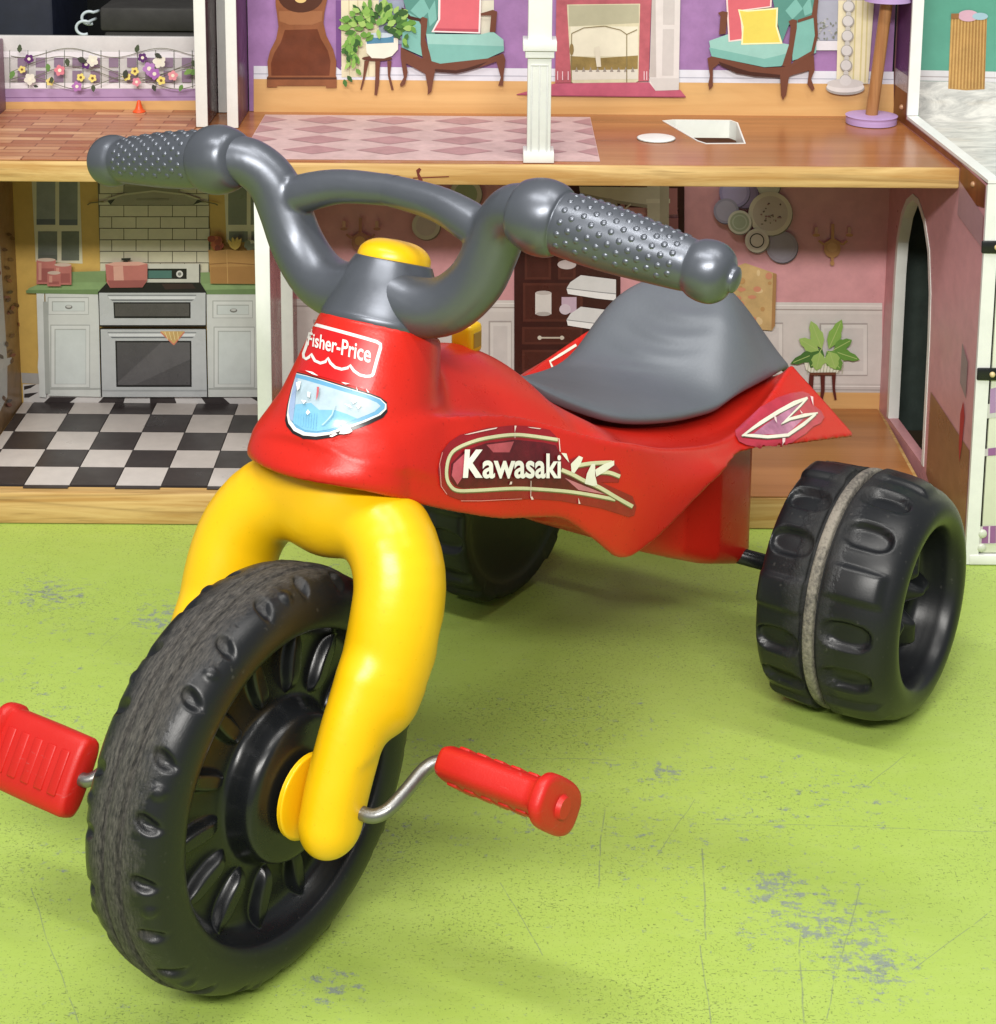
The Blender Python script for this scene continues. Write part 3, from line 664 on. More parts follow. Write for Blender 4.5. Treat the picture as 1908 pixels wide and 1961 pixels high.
    chair(cC, [
        ([(1540, -40), (1800, -40), (1780, 90), (1640, 140), (1600, 245), (1560, 50)], DTEAL),
        ([(1620, 60), (1680, -10), (1720, 50), (1660, 110)], TEAL), ([(1720, 40), (1760, -20), (1775, 70), (1730, 90)], TEAL),
        ([(1680, 130), (1798, 92), (1795, 300), (1660, 345), (1660, 240)], TEAL),
        ([(1185, 232), (1290, 195), (1600, 245), (1655, 255), (1645, 330), (1595, 376), (1500, 382), (1200, 320)], LTEAL),
        ([(1185, 270), (1500, 335), (1645, 300), (1645, 330), (1595, 376), (1500, 382), (1200, 320)], TEAL),
        ([(1280, -40), (1545, -40), (1540, 40), (1370, 62), (1384, 228), (1296, 238)], (236, 206, 200)),
        ([(1290, -40), (1536, -40), (1532, 34), (1360, 56), (1374, 220), (1304, 230)], PILL),
        ([(1350, 52), (1400, 58), (1578, 42), (1574, 150), (1604, 248), (1368, 254), (1374, 150)], (240, 230, 170)),
        ([(1360, 60), (1402, 66), (1568, 52), (1564, 150), (1590, 240), (1378, 245), (1382, 150)], (226, 204, 48)),
        ([(1175, 330), (1200, 320), (1500, 385), (1610, 380), (1782, 310), (1787, 400), (1767, 450), (1787, 505), (1772, 520), (1745, 480), (1755, 400), (1650, 430), (1640, 440), (1625, 540), (1605, 570), (1595, 540), (1590, 440), (1450, 430), (1340, 412), (1240, 362), (1207, 390), (1207, 490), (1187, 512), (1180, 480), (1190, 430)], BROWN),
        ([(1240, 350), (1340, 385), (1420, 408), (1590, 425), (1590, 442), (1450, 435), (1340, 416), (1250, 372)], DBROWN),
        ([(1638, 120), (1660, 108), (1686, 114), (1685, 160), (1670, 250), (1650, 372), (1600, 378), (1640, 255), (1650, 150)], BROWN),
        ([(1690, 112), (1770, 85), (1790, -40), (1812, -40), (1800, 90), (1806, 200), (1782, 305), (1660, 382), (1664, 350), (1768, 290), (1788, 200), (1780, 100), (1692, 128)], BROWN),
        ([(1235, 72), (1262, 62), (1292, 68), (1280, 192), (1242, 196), (1250, 92)], BROWN)])
    p = BK(); p.h += 0.0018
    p.add(mp(cC, [(315, -40), (860, -40), (850, 180), (842, 462), (308, 472)]), pm((196, 92, 104), 0.4, 0.35))
    p.add(mp(cC, [(375, 25), (792, 20), (782, 460), (740, 486), (430, 486), (400, 465)]), pm((214, 206, 168), 0.4, 0.2))
    p.add(mp(cC, [(385, 30), (785, 25), (785, 130), (385, 150)]), (176, 172, 140))
    p.add(mp(cC, [(395, 150), (780, 150), (780, 320), (395, 320)]), (222, 216, 190))
    p.add(mp(cC, [(395, 318), (560, 330), (780, 315), (778, 392), (600, 400), (395, 398)]), pm((158, 132, 62), 0.4, 0.45))
    p.add(mp(cC, [(400, 400), (778, 395), (780, 450), (405, 455)]), (212, 206, 190))
    for i in range(9): x = 420 + i * 40; p.add(mp(cC, [(x, 408), (x + 10, 380), (x + 20, 408)]), (150, 140, 130))
    p.stroke(mp(cC, [(400, 470), (402, 190), (470, 158), (590, 148), (680, 170), (716, 195), (716, 470)]), 1.6, (132, 116, 70))
    p.stroke(mp(cC, [(716, 195), (775, 168)]), 1.6, (132, 116, 70)); p.ell(*cC(402, 280), 4, 11, (140, 116, 60))
    p.add(mp(cC, [(530, 270), (560, 260), (570, 380), (545, 380)]), (216, 208, 184))
    for x in (322, 350, 382, 815, 830): p.stroke(mp(cC, [(x, 405), (x, 455)]), 1.6, (232, 196, 204))
    p.add(mp(cC, [(88, 536), (310, 474), (845, 468), (1022, 512), (1052, 549), (300, 541)]), pm((196, 84, 112), 0.45, 0.25))
    p.add(mp(cC, [(88, 536), (300, 541), (1052, 549), (1052, 555), (300, 547), (88, 541)]), (150, 56, 84))
    p.add(mp(cC, [(860, -40), (1022, -40), (1012, 510), (880, 516), (845, 470)]), (216, 208, 204))
    p.add(mp(cC, [(860, -40), (880, -40), (884, 440), (848, 440)]), (188, 178, 172))
    p.add(mp(cC, [(925, -40), (990, -40), (988, 140), (922, 140)]), (198, 190, 186)); p.add(mp(cC, [(922, 165), (986, 165), (982, 430), (916, 430)]), (198, 190, 186))
    p.add(mp(cC, [(846, 445), (1014, 445), (1012, 512), (880, 516)]), (204, 196, 192))
    adopt(p.build('printed_fireplace', None), UB)
    p = BK(); p.h += 0.004
    bead, bd = (204, 200, 198), (158, 152, 146)
    for i in range(7):
        x, y = 852 - 4.6 * i, -60 + 106 * i
        p.ell(*cD(x, y), 11.6, 11.6, bd); p.ell(*cD(x - 2, y - 3), 9.6, 9.6, bead); p.ell(*cD(x - 2, y + 54), 5, 5, (190, 186, 180))
    p.ell(*cD(822, 632), 37, 13, bd); p.ell(*cD(822, 622), 36, 11, (212, 206, 202)); p.ell(*cD(822, 598), 35, 9, (196, 190, 186)); p.ell(*cD(824, 578), 11, 10, bead)
    adopt(p.build('printed_bead_lamp', None), UB)
    # bathroom wall: hamper, skirting, printed marble
    p = BK()
    p.add([(1760, 134), (1960, 138), (1960, 158), (1760, 154)], (208, 206, 208)); p.stroke([(1760, 146), (1960, 150)], 2, (168, 160, 160))
    p.add([(1760, 155), (1960, 158), (1960, 246), (1760, 243)], M_MARBLE)
    hx = mp(cD, [(1582, 105), (1625, 95), (1840, 105), (1822, 640), (1690, 648), (1560, 636)])
    p.add(hx, pm((196, 148, 66), 0.5, 0.3))
    for i in range(22):
        t = i / 21; p.stroke(mp(cD, [(1592 + 240 * t, 112), (1566 + 252 * t, 636)]), 1.1, (156, 108, 40) if i % 2 else (212, 168, 88))
    p.ell(*cD(1705, 112), 20, 11, (206, 160, 178)); p.ell(*cD(1790, 116), 15, 7, (150, 186, 198)); p.add(mp(cD, [(1582, 96), (1640, 96), (1636, 132), (1582, 132)]), (150, 100, 46))
    adopt(p.build('printed_hamper', None), GB)
    # balcony rail print
    p = Print((0, YB, 0), (0, -1, 0))
    p.add(mp(cA, [(-60, 505), (1125, 505), (1125, 572), (-60, 580)]), (172, 138, 182)); p.stroke(mp(cA, [(-60, 556), (1125, 552)]), 1.6, (130, 92, 140))
    p.add(mp(cA, [(-60, 580), (1125, 572), (1125, 632), (-60, 630)]), M_PALEW)
    p.add(mp(cA, [(-60, 292), (1125, 296), (1125, 330), (-60, 326)]), (226, 222, 226)); p.add(mp(cA, [(-60, 470), (1125, 474), (1125, 504), (-60, 504)]), (226, 222, 226))
    for i in range(13):
        x = 100 + i * 104
        p.add(mp(cA, [(x, 328), (x + 54, 328), (x + 54, 382), (x, 382)]), (138, 116, 140)); p.add(mp(cA, [(x, 402), (x + 54, 402), (x + 54, 468), (x, 468)]), (138, 116, 140))
        p.stroke(mp(cA, [(x - 45, 285), (x - 43, 500)]), 1.1, (86, 92, 80))
    for y0, amp, ph, fr in ((300, 26, 0, 0.012), (420, 44, 1, 0.009), (380, 60, 2.2, 0.007), (470, 36, 3, 0.011)):
        p.stroke([cA(x, y0 + amp * math.sin(x * fr + ph)) for x in range(60, 1125, 22)], 1.3, (104, 106, 84))
    fl = [(165, 335, (96, 40, 110), 28), (125, 395, (226, 206, 96), 22), (170, 450, (222, 218, 200), 34), (340, 400, (222, 120, 136), 32), (285, 465, (228, 208, 100), 24), (460, 440, (230, 212, 90), 24), (490, 366, (92, 40, 116), 28), (527, 345, (220, 218, 200), 34), (527, 445, (230, 212, 100), 24), (438, 492, (176, 110, 182), 30), (812, 328, (92, 40, 110), 28), (768, 405, (230, 212, 90), 24), (722, 436, (230, 212, 90), 24), (778, 466, (226, 130, 150), 26), (850, 390, (176, 120, 190), 38), (880, 420, (168, 100, 180), 34), (908, 350, (228, 224, 206), 38), (918, 458, (230, 212, 90), 26), (985, 430, (226, 140, 150), 30)]
    for x, y, c, r in fl:
        for k in range(5): a = k * 1.257 + x; p.leaf(*cA(x, y), r / 2.975 * 1.05, r / 2.975 * 1.1, a, c)
        p.ell(*cA(x, y), r / 9, r / 9, (120, 84, 40) if c[2] < 110 else (230, 226, 200), 10)
    for x, y, l, a in ((110, 300, 50, -1.5), (380, 330, 50, 1.4), (440, 330, 60, 0.4), (272, 360, 50, 1.5), (775, 300, 50, -1.3), (880, 305, 50, 0.5), (720, 395, 55, 1.8), (1080, 420, 60, -0.4), (1095, 340, 50, 1.1), (1040, 480, 44, 2), (870, 480, 44, 1.2), (530, 480, 44, 1.5), (80, 400, 55, 2), (295, 435, 40, 1.6), (190, 486, 30, 0.3), (1095, 395, 55, 2.6)):
        p.leaf(*cA(x, y), l / 2.975, l / 5, a, random.choice([(70, 84, 58), (96, 140, 60), (60, 66, 54), (116, 160, 66)]))
    adopt(p.build('printed_flower_trellis', None), BB)
print_parlour()

def print_kitchen():
    def new(h=0.0): q = BK(); q.h += h; return q
    p = new()
    p.add(mp(cK, [(110, 1070), (220, 1075), (220, 1130), (115, 1125)]), (168, 164, 160))
    p.add(mp(cK, [(118, 1130), (1352, 1130), (1352, 1246), (124, 1246)]), (206, 202, 200))
    for a in ([(125, 1140), (190, 1130), (160, 1150), (125, 1160)], [(260, 1196), (400, 1198), (345, 1238), (215, 1238)], [(540, 1196), (652, 1198), (640, 1238), (500, 1238)], [(780, 1198), (908, 1198), (922, 1240), (782, 1240)], [(1045, 1196), (1160, 1198), (1205, 1238), (1075, 1238)], [(1300, 1196), (1352, 1196), (1352, 1226)], [(126, 1180), (200, 1172), (150, 1200), (126, 1200)]): p.add(mp(cK, a), pm((58, 50, 50), 0.4, 0.25))
    adopt(p.build('printed_floor_strip', None), KB)
    p = new()
    fr, gl = (214, 208, 176), [(146, 152, 150), (128, 134, 130), (118, 124, 116), (110, 116, 104)]
    p.add(mp(cK, [(165, 70), (415, 70), (430, 502), (186, 492)]), fr)
    for (a, b, c, d), g in zip(((190, 60, 288, 300), (308, 60, 404, 302), (198, 334, 298, 486), (320, 334, 412, 486)), gl):
        p.rect(*cK(a, b), *cK(c, d), pm(g, 0.35, 0.25)); p.rect(*cK(a, d - 30), *cK(c, d), (92, 100, 110) if d < 400 else (104, 110, 96))
    p.cut('printed_window', KB)
    p.add(mp(cK, [(1165, 70), (1345, 70), (1345, 390), (1180, 390)]), fr)
    for a, b, c, d in ((1188, 70, 1285, 300), (1305, 70, 1345, 300), (1192, 334, 1290, 390), (1308, 334, 1345, 390)): p.rect(*cK(a, b), *cK(c, d), pm((124, 128, 112), 0.35, 0.2))
    p.cut('printed_window', KB)
    p = new(0.0004)
    p.add(mp(cK, [(508, 60), (1085, 60), (1098, 545), (522, 545)]), (92, 86, 66))
    for r in range(-1, 9):
        y0 = 20 + r * 60; y1 = y0 + 56
        off = 0 if r % 2 else -63
        for c in range(-1, 6):
            x0 = 520 + off + c * 126.5; x1 = x0 + 123; lo_, hi_ = 512 + y0 * 0.02, 1084 + y0 * 0.022
            x0, x1 = max(x0, lo_), min(x1, hi_)
            if x1 - x0 > 8 and y0 > 0: p.rect(*cK(x0, y0), *cK(x1, y1), pm((206, 200, 172), 0.38, 0.12))
    adopt(p.build('printed_brick_splashback', None), KB)
    p = new(0.003)
    p.add(mp(cK, [(640, 60), (940, 60), (935, 132), (648, 132)]), (132, 130, 106)); p.rect(*cK(652, 70), *cK(925, 100), (150, 148, 124))
    p.add(mp(cK, [(520, 188), (560, 168), (620, 150), (800, 122), (970, 150), (1030, 168), (1075, 190), (1030, 182), (1005, 196), (800, 190), (585, 196), (560, 182)]), (160, 156, 130))
    p.add(mp(cK, [(575, 195), (620, 152), (800, 128), (970, 152), (1015, 195)]), (152, 148, 126))
    p.stroke(mp(cK, [(560, 166), (640, 142), (800, 124), (960, 142), (1040, 168)]), 3.2, (186, 182, 152))
    p.add(mp(cK, [(560, 175), (600, 165), (575, 196)]), (52, 50, 40)); p.add(mp(cK, [(1005, 196), (1030, 168), (1060, 178)]), (52, 50, 40))
    p.stroke(mp(cK, [(455, 196), (470, 186), (540, 178)]), 2.4, (112, 100, 60)); p.stroke(mp(cK, [(1050, 176), (1120, 190), (1134, 198)]), 2.4, (112, 100, 60))
    p.stroke(mp(cK, [(710, 168), (880, 168)]), 3.6, (138, 134, 112))
    adopt(p.build('printed_range_hood', None), KB)
    WH, WS, GC = (206, 210, 206), (168, 172, 168), pm((134, 166, 104), 0.4, 0.2); GD = pm((124, 152, 94), 0.4, 0.15)
    def doors(lst):
        for x0, y0, x1, y1 in lst:
            p.rect(*cK(x0, y0), *cK(x1, y1), WS); p.rect(*cK(x0 + 5, y0 + 5), *cK(x1 - 3, y1 - 3), (212, 216, 213))
            p.rect(*cK(x0 + 22, y0 + 22), *cK(x1 - 20, y1 - 18), WS); p.rect(*cK(x0 + 27, y0 + 27), *cK(x1 - 22, y1 - 20), (204, 212, 210))
    def pull(x, y): p.ell(*cK(x, y), 7, 4, (120, 120, 116)); p.ell(*cK(x, y - 3), 5, 2.4, (196, 198, 194))
    p = new(0.0035)
    p.add(mp(cK, [(236, 658), (512, 656), (524, 1196), (252, 1190)]), WH)
    p.add(mp(cK, [(190, 656), (230, 656), (236, 980), (248, 1040), (238, 1110), (240, 1200), (205, 1196), (204, 1110), (196, 1040), (200, 980)]), (210, 214, 212)); p.add(mp(cK, [(224, 700), (250, 700), (262, 1180), (236, 1180)]), WS)
    doors(((248, 676, 462, 768), (262, 820, 468, 1148))); pull(358, 728); p.rect(*cK(256, 1150), *cK(522, 1158), WS)
    p.add(mp(cK, [(372, 545), (550, 540), (550, 604), (372, 606)]), GD); p.add(mp(cK, [(136, 652), (150, 630), (200, 610), (380, 600), (560, 598), (512, 656)]), GC); p.add(mp(cK, [(136, 640), (512, 636), (512, 662), (136, 656)]), (108, 138, 82))
    p.cut('printed_cabinet', KB)
    p.add(mp(cK, [(1074, 656), (1350, 656), (1352, 1196), (1084, 1196)]), WH)
    doors(((1106, 694, 1316, 786), (1112, 830, 1326, 1148))); pull(1216, 746); p.rect(*cK(1086, 1150), *cK(1350, 1158), WS)
    p.add(mp(cK, [(1040, 548), (1345, 540), (1345, 610), (1040, 610)]), GD); p.add(mp(cK, [(1040, 606), (1345, 600), (1345, 656), (1072, 658)]), GC); p.add(mp(cK, [(1070, 638), (1345, 634), (1345, 662), (1072, 662)]), (108, 138, 82))
    p.cut('printed_cabinet', KB)
    p = new(0.0055)
    SV = pm((186, 190, 192), 0.3, 0.1); BKc = (26, 24, 24)
    p.add(mp(cK, [(560, 505), (1042, 503), (1044, 602), (556, 604)]), (196, 196, 184)); p.rect(*cK(1036, 505), *cK(1043, 602), (60, 58, 52))
    p.rect(*cK(768, 528), *cK(972, 582), BKc); p.rect(*cK(772, 538), *cK(894, 578), (70, 116, 108)); p.ell(*cK(935, 556), 6.5, 6.5, (206, 206, 200)); p.ell(*cK(935, 556), 3.5, 3.5, (120, 120, 116))
    p.add(mp(cK, [(508, 652), (558, 600), (1042, 600), (1074, 650)]), BKc); p.add(mp(cK, [(840, 606), (1000, 606), (1020, 632), (860, 636)]), (54, 36, 34))
    p.add(mp(cK, [(510, 650), (1074, 650), (1074, 830), (518, 830)]), BKc); p.add(mp(cK, [(516, 654), (1070, 654), (1070, 822), (520, 822)]), SV)
    p.add(mp(cK, [(518, 838), (1074, 838), (1082, 1196), (526, 1196)]), BKc); p.add(mp(cK, [(524, 844), (1070, 844), (1078, 1196), (532, 1196)]), SV)
    for y in (680, 874):
        p.add(mp(cK, [(560, y - 16), (1022, y - 16), (1022, y - 9), (560, y - 9)]), (140, 144, 146)); p.add(mp(cK, [(562, y - 8), (1020, y - 8), (1012, y + 8), (572, y + 8)]), (214, 218, 220)); p.add(mp(cK, [(572, y + 8), (1012, y + 8), (1000, y + 16), (584, y + 16)]), (112, 116, 120))
    p.add(mp(cK, [(590, 703), (992, 703), (992, 786), (594, 786)]), BKc); p.add(mp(cK, [(597, 710), (985, 710), (985, 776), (600, 776)]), pm((84, 80, 80), 0.25, 0.2))
    p.add(mp(cK, [(600, 904), (996, 904), (998, 1144), (606, 1144)]), BKc); p.add(mp(cK, [(608, 912), (988, 912), (990, 1134), (613, 1134)]), pm((82, 80, 82), 0.25, 0.15)); p.add(mp(cK, [(840, 912), (988, 912), (990, 1000), (700, 1134), (613, 1134), (613, 1120)]), pm((96, 94, 96), 0.25, 0.15))
    p.add(mp(cK, [(834, 854), (962, 854), (905, 926)]), pm((222, 180, 98), 0.5, 0.3)); p.stroke(mp(cK, [(836, 858), (905, 924), (960, 858)]), 2.4, (212, 120, 90))
    for i in range(4): p.stroke(mp(cK, [(858 + i * 22, 856), (905 - 30 + i * 18, 900)]), 1.2, (236, 216, 150))
    p.rect(*cK(532, 1160), *cK(1078, 1166), (160, 164, 166))
    adopt(p.build('printed_stove', None), KB)
    p = new(0.0085)
    PK, PD, PL = (190, 108, 100), (158, 82, 78), (216, 158, 140)
    p.add(mp(cK, [(548, 505), (600, 494), (720, 492), (768, 502), (766, 590), (742, 626), (574, 628), (556, 600)]), pm(PK, 0.35, 0.15)); p.add(mp(cK, [(590, 516), (640, 514), (646, 612), (594, 610)]), PL); p.add(mp(cK, [(548, 505), (600, 494), (720, 492), (768, 502), (720, 512), (590, 514)]), PL); p.add(mp(cK, [(560, 590), (764, 588), (742, 626), (574, 628)]), PD)
    p.add(mp(cK, [(632, 474), (680, 472), (680, 482), (664, 484), (666, 494), (646, 494), (648, 484), (632, 484)]), (30, 28, 26)); p.cut('printed_cooking_pot', KB)
    for x0, y0, x1, y1 in ((190, 482, 290, 608), (282, 508, 372, 612), (246, 550, 316, 620)):
        p.rect(*cK(x0, y0), *cK(x1, y1), pm(PK, 0.35, 0.2)); p.rect(*cK(x0 + 8, y0 + 45), *cK(x1 - 8, y1 - 10), PD); p.rect(*cK(x0 + 10, y0 + 15), *cK(x0 + 26, y1 - 20), (206, 140, 124)); p.ell(*cK((x0 + x1) / 2, y0), (x1 - x0) / 5.6, 3.4, (198, 172, 156)); p.cut('printed_jar', KB)
    p = new(0.0085)
    for i in range(16): p.ell(*cK(random.uniform(1090, 1165), random.uniform(372, 425)), 6, 6, random.choice([(150, 52, 30), (176, 84, 34), (118, 40, 26)]), 12)
    for a in (-2.2, -1.8, -1.4, -1.1): p.leaf(*cK(1225, 432), 26, 9, a, (206, 170, 60))
    for i in range(6): p.ell(*cK(random.uniform(1280, 1340), random.uniform(390, 425)), 6, 6, random.choice([(120, 124, 104), (196, 190, 170)]), 10)
    p.add(mp(cK, [(1084, 430), (1120, 436), (1180, 428), (1260, 436), (1345, 428), (1345, 608), (1096, 606)]), pm((180, 132, 60), 0.5, 0.2)); p.add(mp(cK, [(1096, 520), (1345, 515), (1345, 608), (1100, 606)]), (164, 116, 50)); p.stroke(mp(cK, [(1092, 505), (1200, 498), (1340, 508)]), 2, (140, 96, 40)); p.stroke(mp(cK, [(1180, 432), (1186, 606)]), 1.4, (196, 150, 78))
    adopt(p.build('printed_grocery_bag', None), KB)
print_kitchen()

def print_dining():
    def new(h=0.0): q = BK(); q.h += h; return q
    p = new()
    p.add([(560, 572), (1690, 580), (1690, 602), (560, 594)], (212, 204, 200))
    p.stroke([(560, 586), (1690, 594)], 2.4, (164, 152, 146)); p.stroke([(560, 578), (1690, 586)], 1.4, (236, 230, 226))
    p.add([(560, 594), (1690, 602), (1690, 752), (560, 744)], (206, 198, 194))
    p.add([(560, 727), (1690, 735), (1690, 752), (560, 744)], (192, 184, 180)); p.stroke([(560, 732), (1690, 740)], 1.6, (228, 224, 220)); p.stroke([(560, 739), (1690, 747)], 1.6, (150, 142, 138))
    p.add([(560, 744), (1690, 752), (1690, 800), (560, 792)], M_PALEW)
    for x0, x1 in ((600, 790), (936, 980), (1400, 1500), (1570, 1662)):
        o_ = (x0 - 900) * 0.007
        p.rect(x0, 614 + o_, x1, 715 + o_, (168, 158, 154)); p.rect(x0 + 3, 617 + o_, x1 - 1, 713 + o_, (214, 208, 204)); p.rect(x0 + 9, 624 + o_, x1 - 8, 706 + o_, (204, 197, 194))
    adopt(p.build('printed_wainscot', None), PB)
    p = new(0.002)
    DB, MB_ = (66, 30, 26), (92, 46, 36)
    p.add(mp(cP, [(610, 60), (1215, 60), (1215, 1190), (610, 1190)]), pm(DB, 0.3, 0.2))
    for a in ((670, 380, 820, 640), (860, 380, 960, 640), (660, 660, 1000, 880), (655, 910, 1000, 1010), (655, 1040, 1000, 1170)): p.rect(*cP(a[0], a[1]), *cP(a[2], a[3]), pm(MB_, 0.3, 0.2)); p.rect(*cP(a[0] + 14, a[1] + 14), *cP(a[2] - 14, a[3] - 14), pm((80, 38, 30), 0.3, 0.2))
    p.stroke(mp(cP, [(745, 972), (895, 972)]), 3, (196, 184, 166)); p.ell(*cP(755, 972), 4, 4, (206, 196, 180)); p.ell(*cP(882, 972), 4, 4, (206, 196, 180))
    p.rect(*cP(730, 715), *cP(822, 838), (214, 208, 204)); p.ell(*cP(776, 716), 15, 4, (190, 180, 176)); p.ell(*cP(776, 836), 14, 4, (176, 168, 164)); p.rect(*cP(880, 740), *cP(965, 830), (196, 168, 188)); p.ell(*cP(900, 810), 11, 10, (206, 190, 202)); p.ell(*cP(910, 555), 18, 9, (200, 186, 186))
    p.cut('printed_hutch', PB)
    p.add(mp(cP, [(1545, 100), (1580, 100), (1580, 440), (1545, 440)]), pm((56, 24, 22), 0.3)); p.rect(*cP(1240, 105), *cP(1545, 230), pm((78, 40, 36), 0.3)); p.rect(*cP(1480, 290), *cP(1545, 420), (150, 92, 94)); p.rect(*cP(1480, 120), *cP(1540, 270), (166, 104, 104))
    CR = (198, 192, 168)
    p.add(mp(cP, [(980, 110), (1380, 115), (1380, 215), (1200, 190), (985, 145)]), CR); p.add(mp(cP, [(985, 145), (1200, 190), (1380, 215), (1380, 235), (1190, 205), (985, 160)]), (150, 142, 122))
    p.rect(*cP(1368, 100), *cP(1492, 370), CR); p.rect(*cP(1362, 180), *cP(1498, 205), (214, 208, 184)); p.rect(*cP(1440, 100), *cP(1492, 370), (176, 168, 144)); p.ell(*cP(1150, 225), 17, 16, (158, 148, 134)); p.stroke(mp(cP, [(1230, 245), (1275, 210)]), 3, CR)
    p.cut('printed_stair', PB)
    for y in (0, 180):
        p.add(mp(cP, [(908, 690 + y), (930, 655 + y), (990, 615 + y), (1190, 640 + y), (1190, 760 + y), (1080, 748 + y), (916, 722 + y)]), (216, 216, 216)); p.add(mp(cP, [(908, 690 + y), (1090, 712 + y), (1190, 720 + y), (1190, 760 + y), (1080, 748 + y), (916, 722 + y)]), (236, 236, 236)); p.stroke(mp(cP, [(908, 690 + y), (1090, 712 + y), (1190, 722 + y)]), 1.6, (140, 140, 142)); p.cut('printed_step', PB)
    p = new(0.0035)
    def plate(x, y, r, rim, face, ring=None):
        p.ell(*cQ(x + 4, y + 6), r / 3.131, r / 3.131, tuple(int(v * 0.55) for v in rim)); p.ell(*cQ(x, y), r / 3.131, r / 3.131, rim); p.ell(*cQ(x, y), r / 3.131 * 0.80, r / 3.131 * 0.80, face)
        if ring: p.ell(*cQ(x, y), r / 3.131 * 0.62, r / 3.131 * 0.62, ring); p.ell(*cQ(x, y), r / 3.131 * 0.52, r / 3.131 * 0.52, face)
        if r == 132:
            for i in range(22): p.ell(*cQ(550 + random.uniform(-70, 70), 280 + random.uniform(-65, 65)), random.uniform(1, 3), random.uniform(1, 2.4), random.choice([(90, 70, 80), (150, 110, 110), (120, 110, 90)]), 8)
        p.cut('printed_plate', PB)
    plate(540, 110, 70, (190, 188, 172), (200, 198, 182)); plate(400, 165, 80, (126, 108, 150), (136, 118, 160)); plate(335, 150, 92, (150, 140, 186), (168, 158, 200)); plate(620, 478, 95, (146, 138, 152), (152, 146, 160)); plate(285, 262, 76, (148, 144, 168), (164, 160, 182))
    plate(550, 278, 132, (206, 200, 176), (190, 178, 164)); plate(366, 330, 72, (200, 200, 180), (156, 168, 140), (180, 190, 166)); plate(470, 440, 72, (204, 198, 178), (196, 186, 170), (58, 50, 50))
    for x, y, r in ((892, 372, 31), (816, 432, 27)): p.ell(x + 2, y + 2, r, r, (126, 110, 100)); p.ell(x, y, r, r, (196, 192, 172)); p.ell(x, y, r * 0.72, r * 0.72, (150, 166, 128) if r > 28 else (190, 178, 170)); p.cut('printed_plate', PB)
    p = new(0.0035)
    for ox, oy, f_, g in ((0, 0, 1, (192, 138, 78)), (-905 * 3.131, -12 * 3.131, 1, (176, 116, 92))):
        def q(x, y): return cQ(x + ox, y + oy)
        p.stroke([q(840, 440), q(870, 465), q(925, 430), q(985, 465), q(1012, 440)], 4, g); p.stroke([q(925, 340), q(922, 560)], 6, g); p.ell(*q(922, 490), 16, 17, g); p.ell(*q(922, 575), 4, 5, g)
        for x in (826, 1024): p.rect(*q(x - 10, 360), *q(x + 10, 405), (206, 158, 130)); p.ell(*q(x, 408), 7, 3, g)
        p.ell(*q(922, 480), 10, 9, (206, 156, 92)); p.cut('printed_wall_lamp', PB)
    p.add(mp(cQ, [(330, 600), (400, 575), (588, 640), (578, 950), (560, 980), (330, 960)]), pm((204, 168, 104), 0.45, 0.25)); p.add(mp(cQ, [(566, 634), (588, 640), (578, 950), (556, 980)]), (168, 122, 66))
    for i in range(16): p.ell(*cQ(random.uniform(350, 560), random.uniform(620, 930)), random.uniform(3, 9), random.uniform(3, 9), random.choice([(206, 132, 96), (216, 186, 130), (186, 140, 76)]), 12)
    p.cut('printed_picture', PB)
    p = new(0.004)
    for s in ([(785, 1235), (812, 1238), (806, 1330), (790, 1345), (778, 1330)], [(850, 1240), (878, 1240), (876, 1340), (860, 1420), (846, 1418), (854, 1330)], [(918, 1238), (944, 1234), (938, 1320), (948, 1394), (936, 1396), (924, 1340)]): p.add(mp(cQ, s), (92, 30, 22))
    p.add(mp(cQ, [(742, 1130), (990, 1130), (985, 1185), (950, 1235), (900, 1245), (810, 1243), (765, 1215)]), (226, 226, 204))
    for i in range(12): x = 765 + i * 19; p.stroke(mp(cQ, [(x, 1130), (x + 14, 1185), (x + 6, 1240)]), 1.2, (170, 172, 140))
    p.add(mp(cQ, [(786, 1232), (945, 1230), (940, 1246), (790, 1248)]), (110, 60, 36))
    for x, y, l, w_, a in ((860, 1090, 58, 26, -1.95), (900, 1090, 62, 26, -1.15), (860, 1100, 66, 22, 2.75), (920, 1100, 56, 22, 0.32), (860, 1085, 44, 30, 2.1), (890, 1100, 46, 34, 0.95), (840, 1100, 44, 26, -2.6), (930, 1095, 40, 24, -0.5), (850, 1110, 36, 28, 1.8), (905, 1105, 36, 30, 1.25)):
        p.leaf(*cQ(x, y), l, w_, a, random.choice(GREENS[:4])); c_, s_ = math.cos(a), math.sin(a); x2, y2 = cQ(x, y); p.stroke([(x2, y2), (x2 + c_ * l * 0.9, y2 + s_ * l * 0.9)], 1.4, (170, 196, 104))
    adopt(p.build('printed_fern_stand', None), PB)
    # wall that the kitchen window is printed on
    p = Print((-0.4905, 0, 0), (1, 0, 0))
    p.add([(-6, 470), (0, 470), (14, 690), (14, 760), (-6, 800)], (206, 208, 206)); p.add([(-6, 690), (22, 684), (24, 694), (-6, 714)], (214, 214, 212))
    for i in range(26): p.leaf(random.uniform(0, 34), random.uniform(420, 560) + 250 * random.random(), 12, 7, random.uniform(0, 6), random.choice([(92, 58, 40), (120, 84, 50), (150, 82, 60), (74, 60, 50)]))
    adopt(p.build('printed_side_window', None), HOUSE)
print_dining()

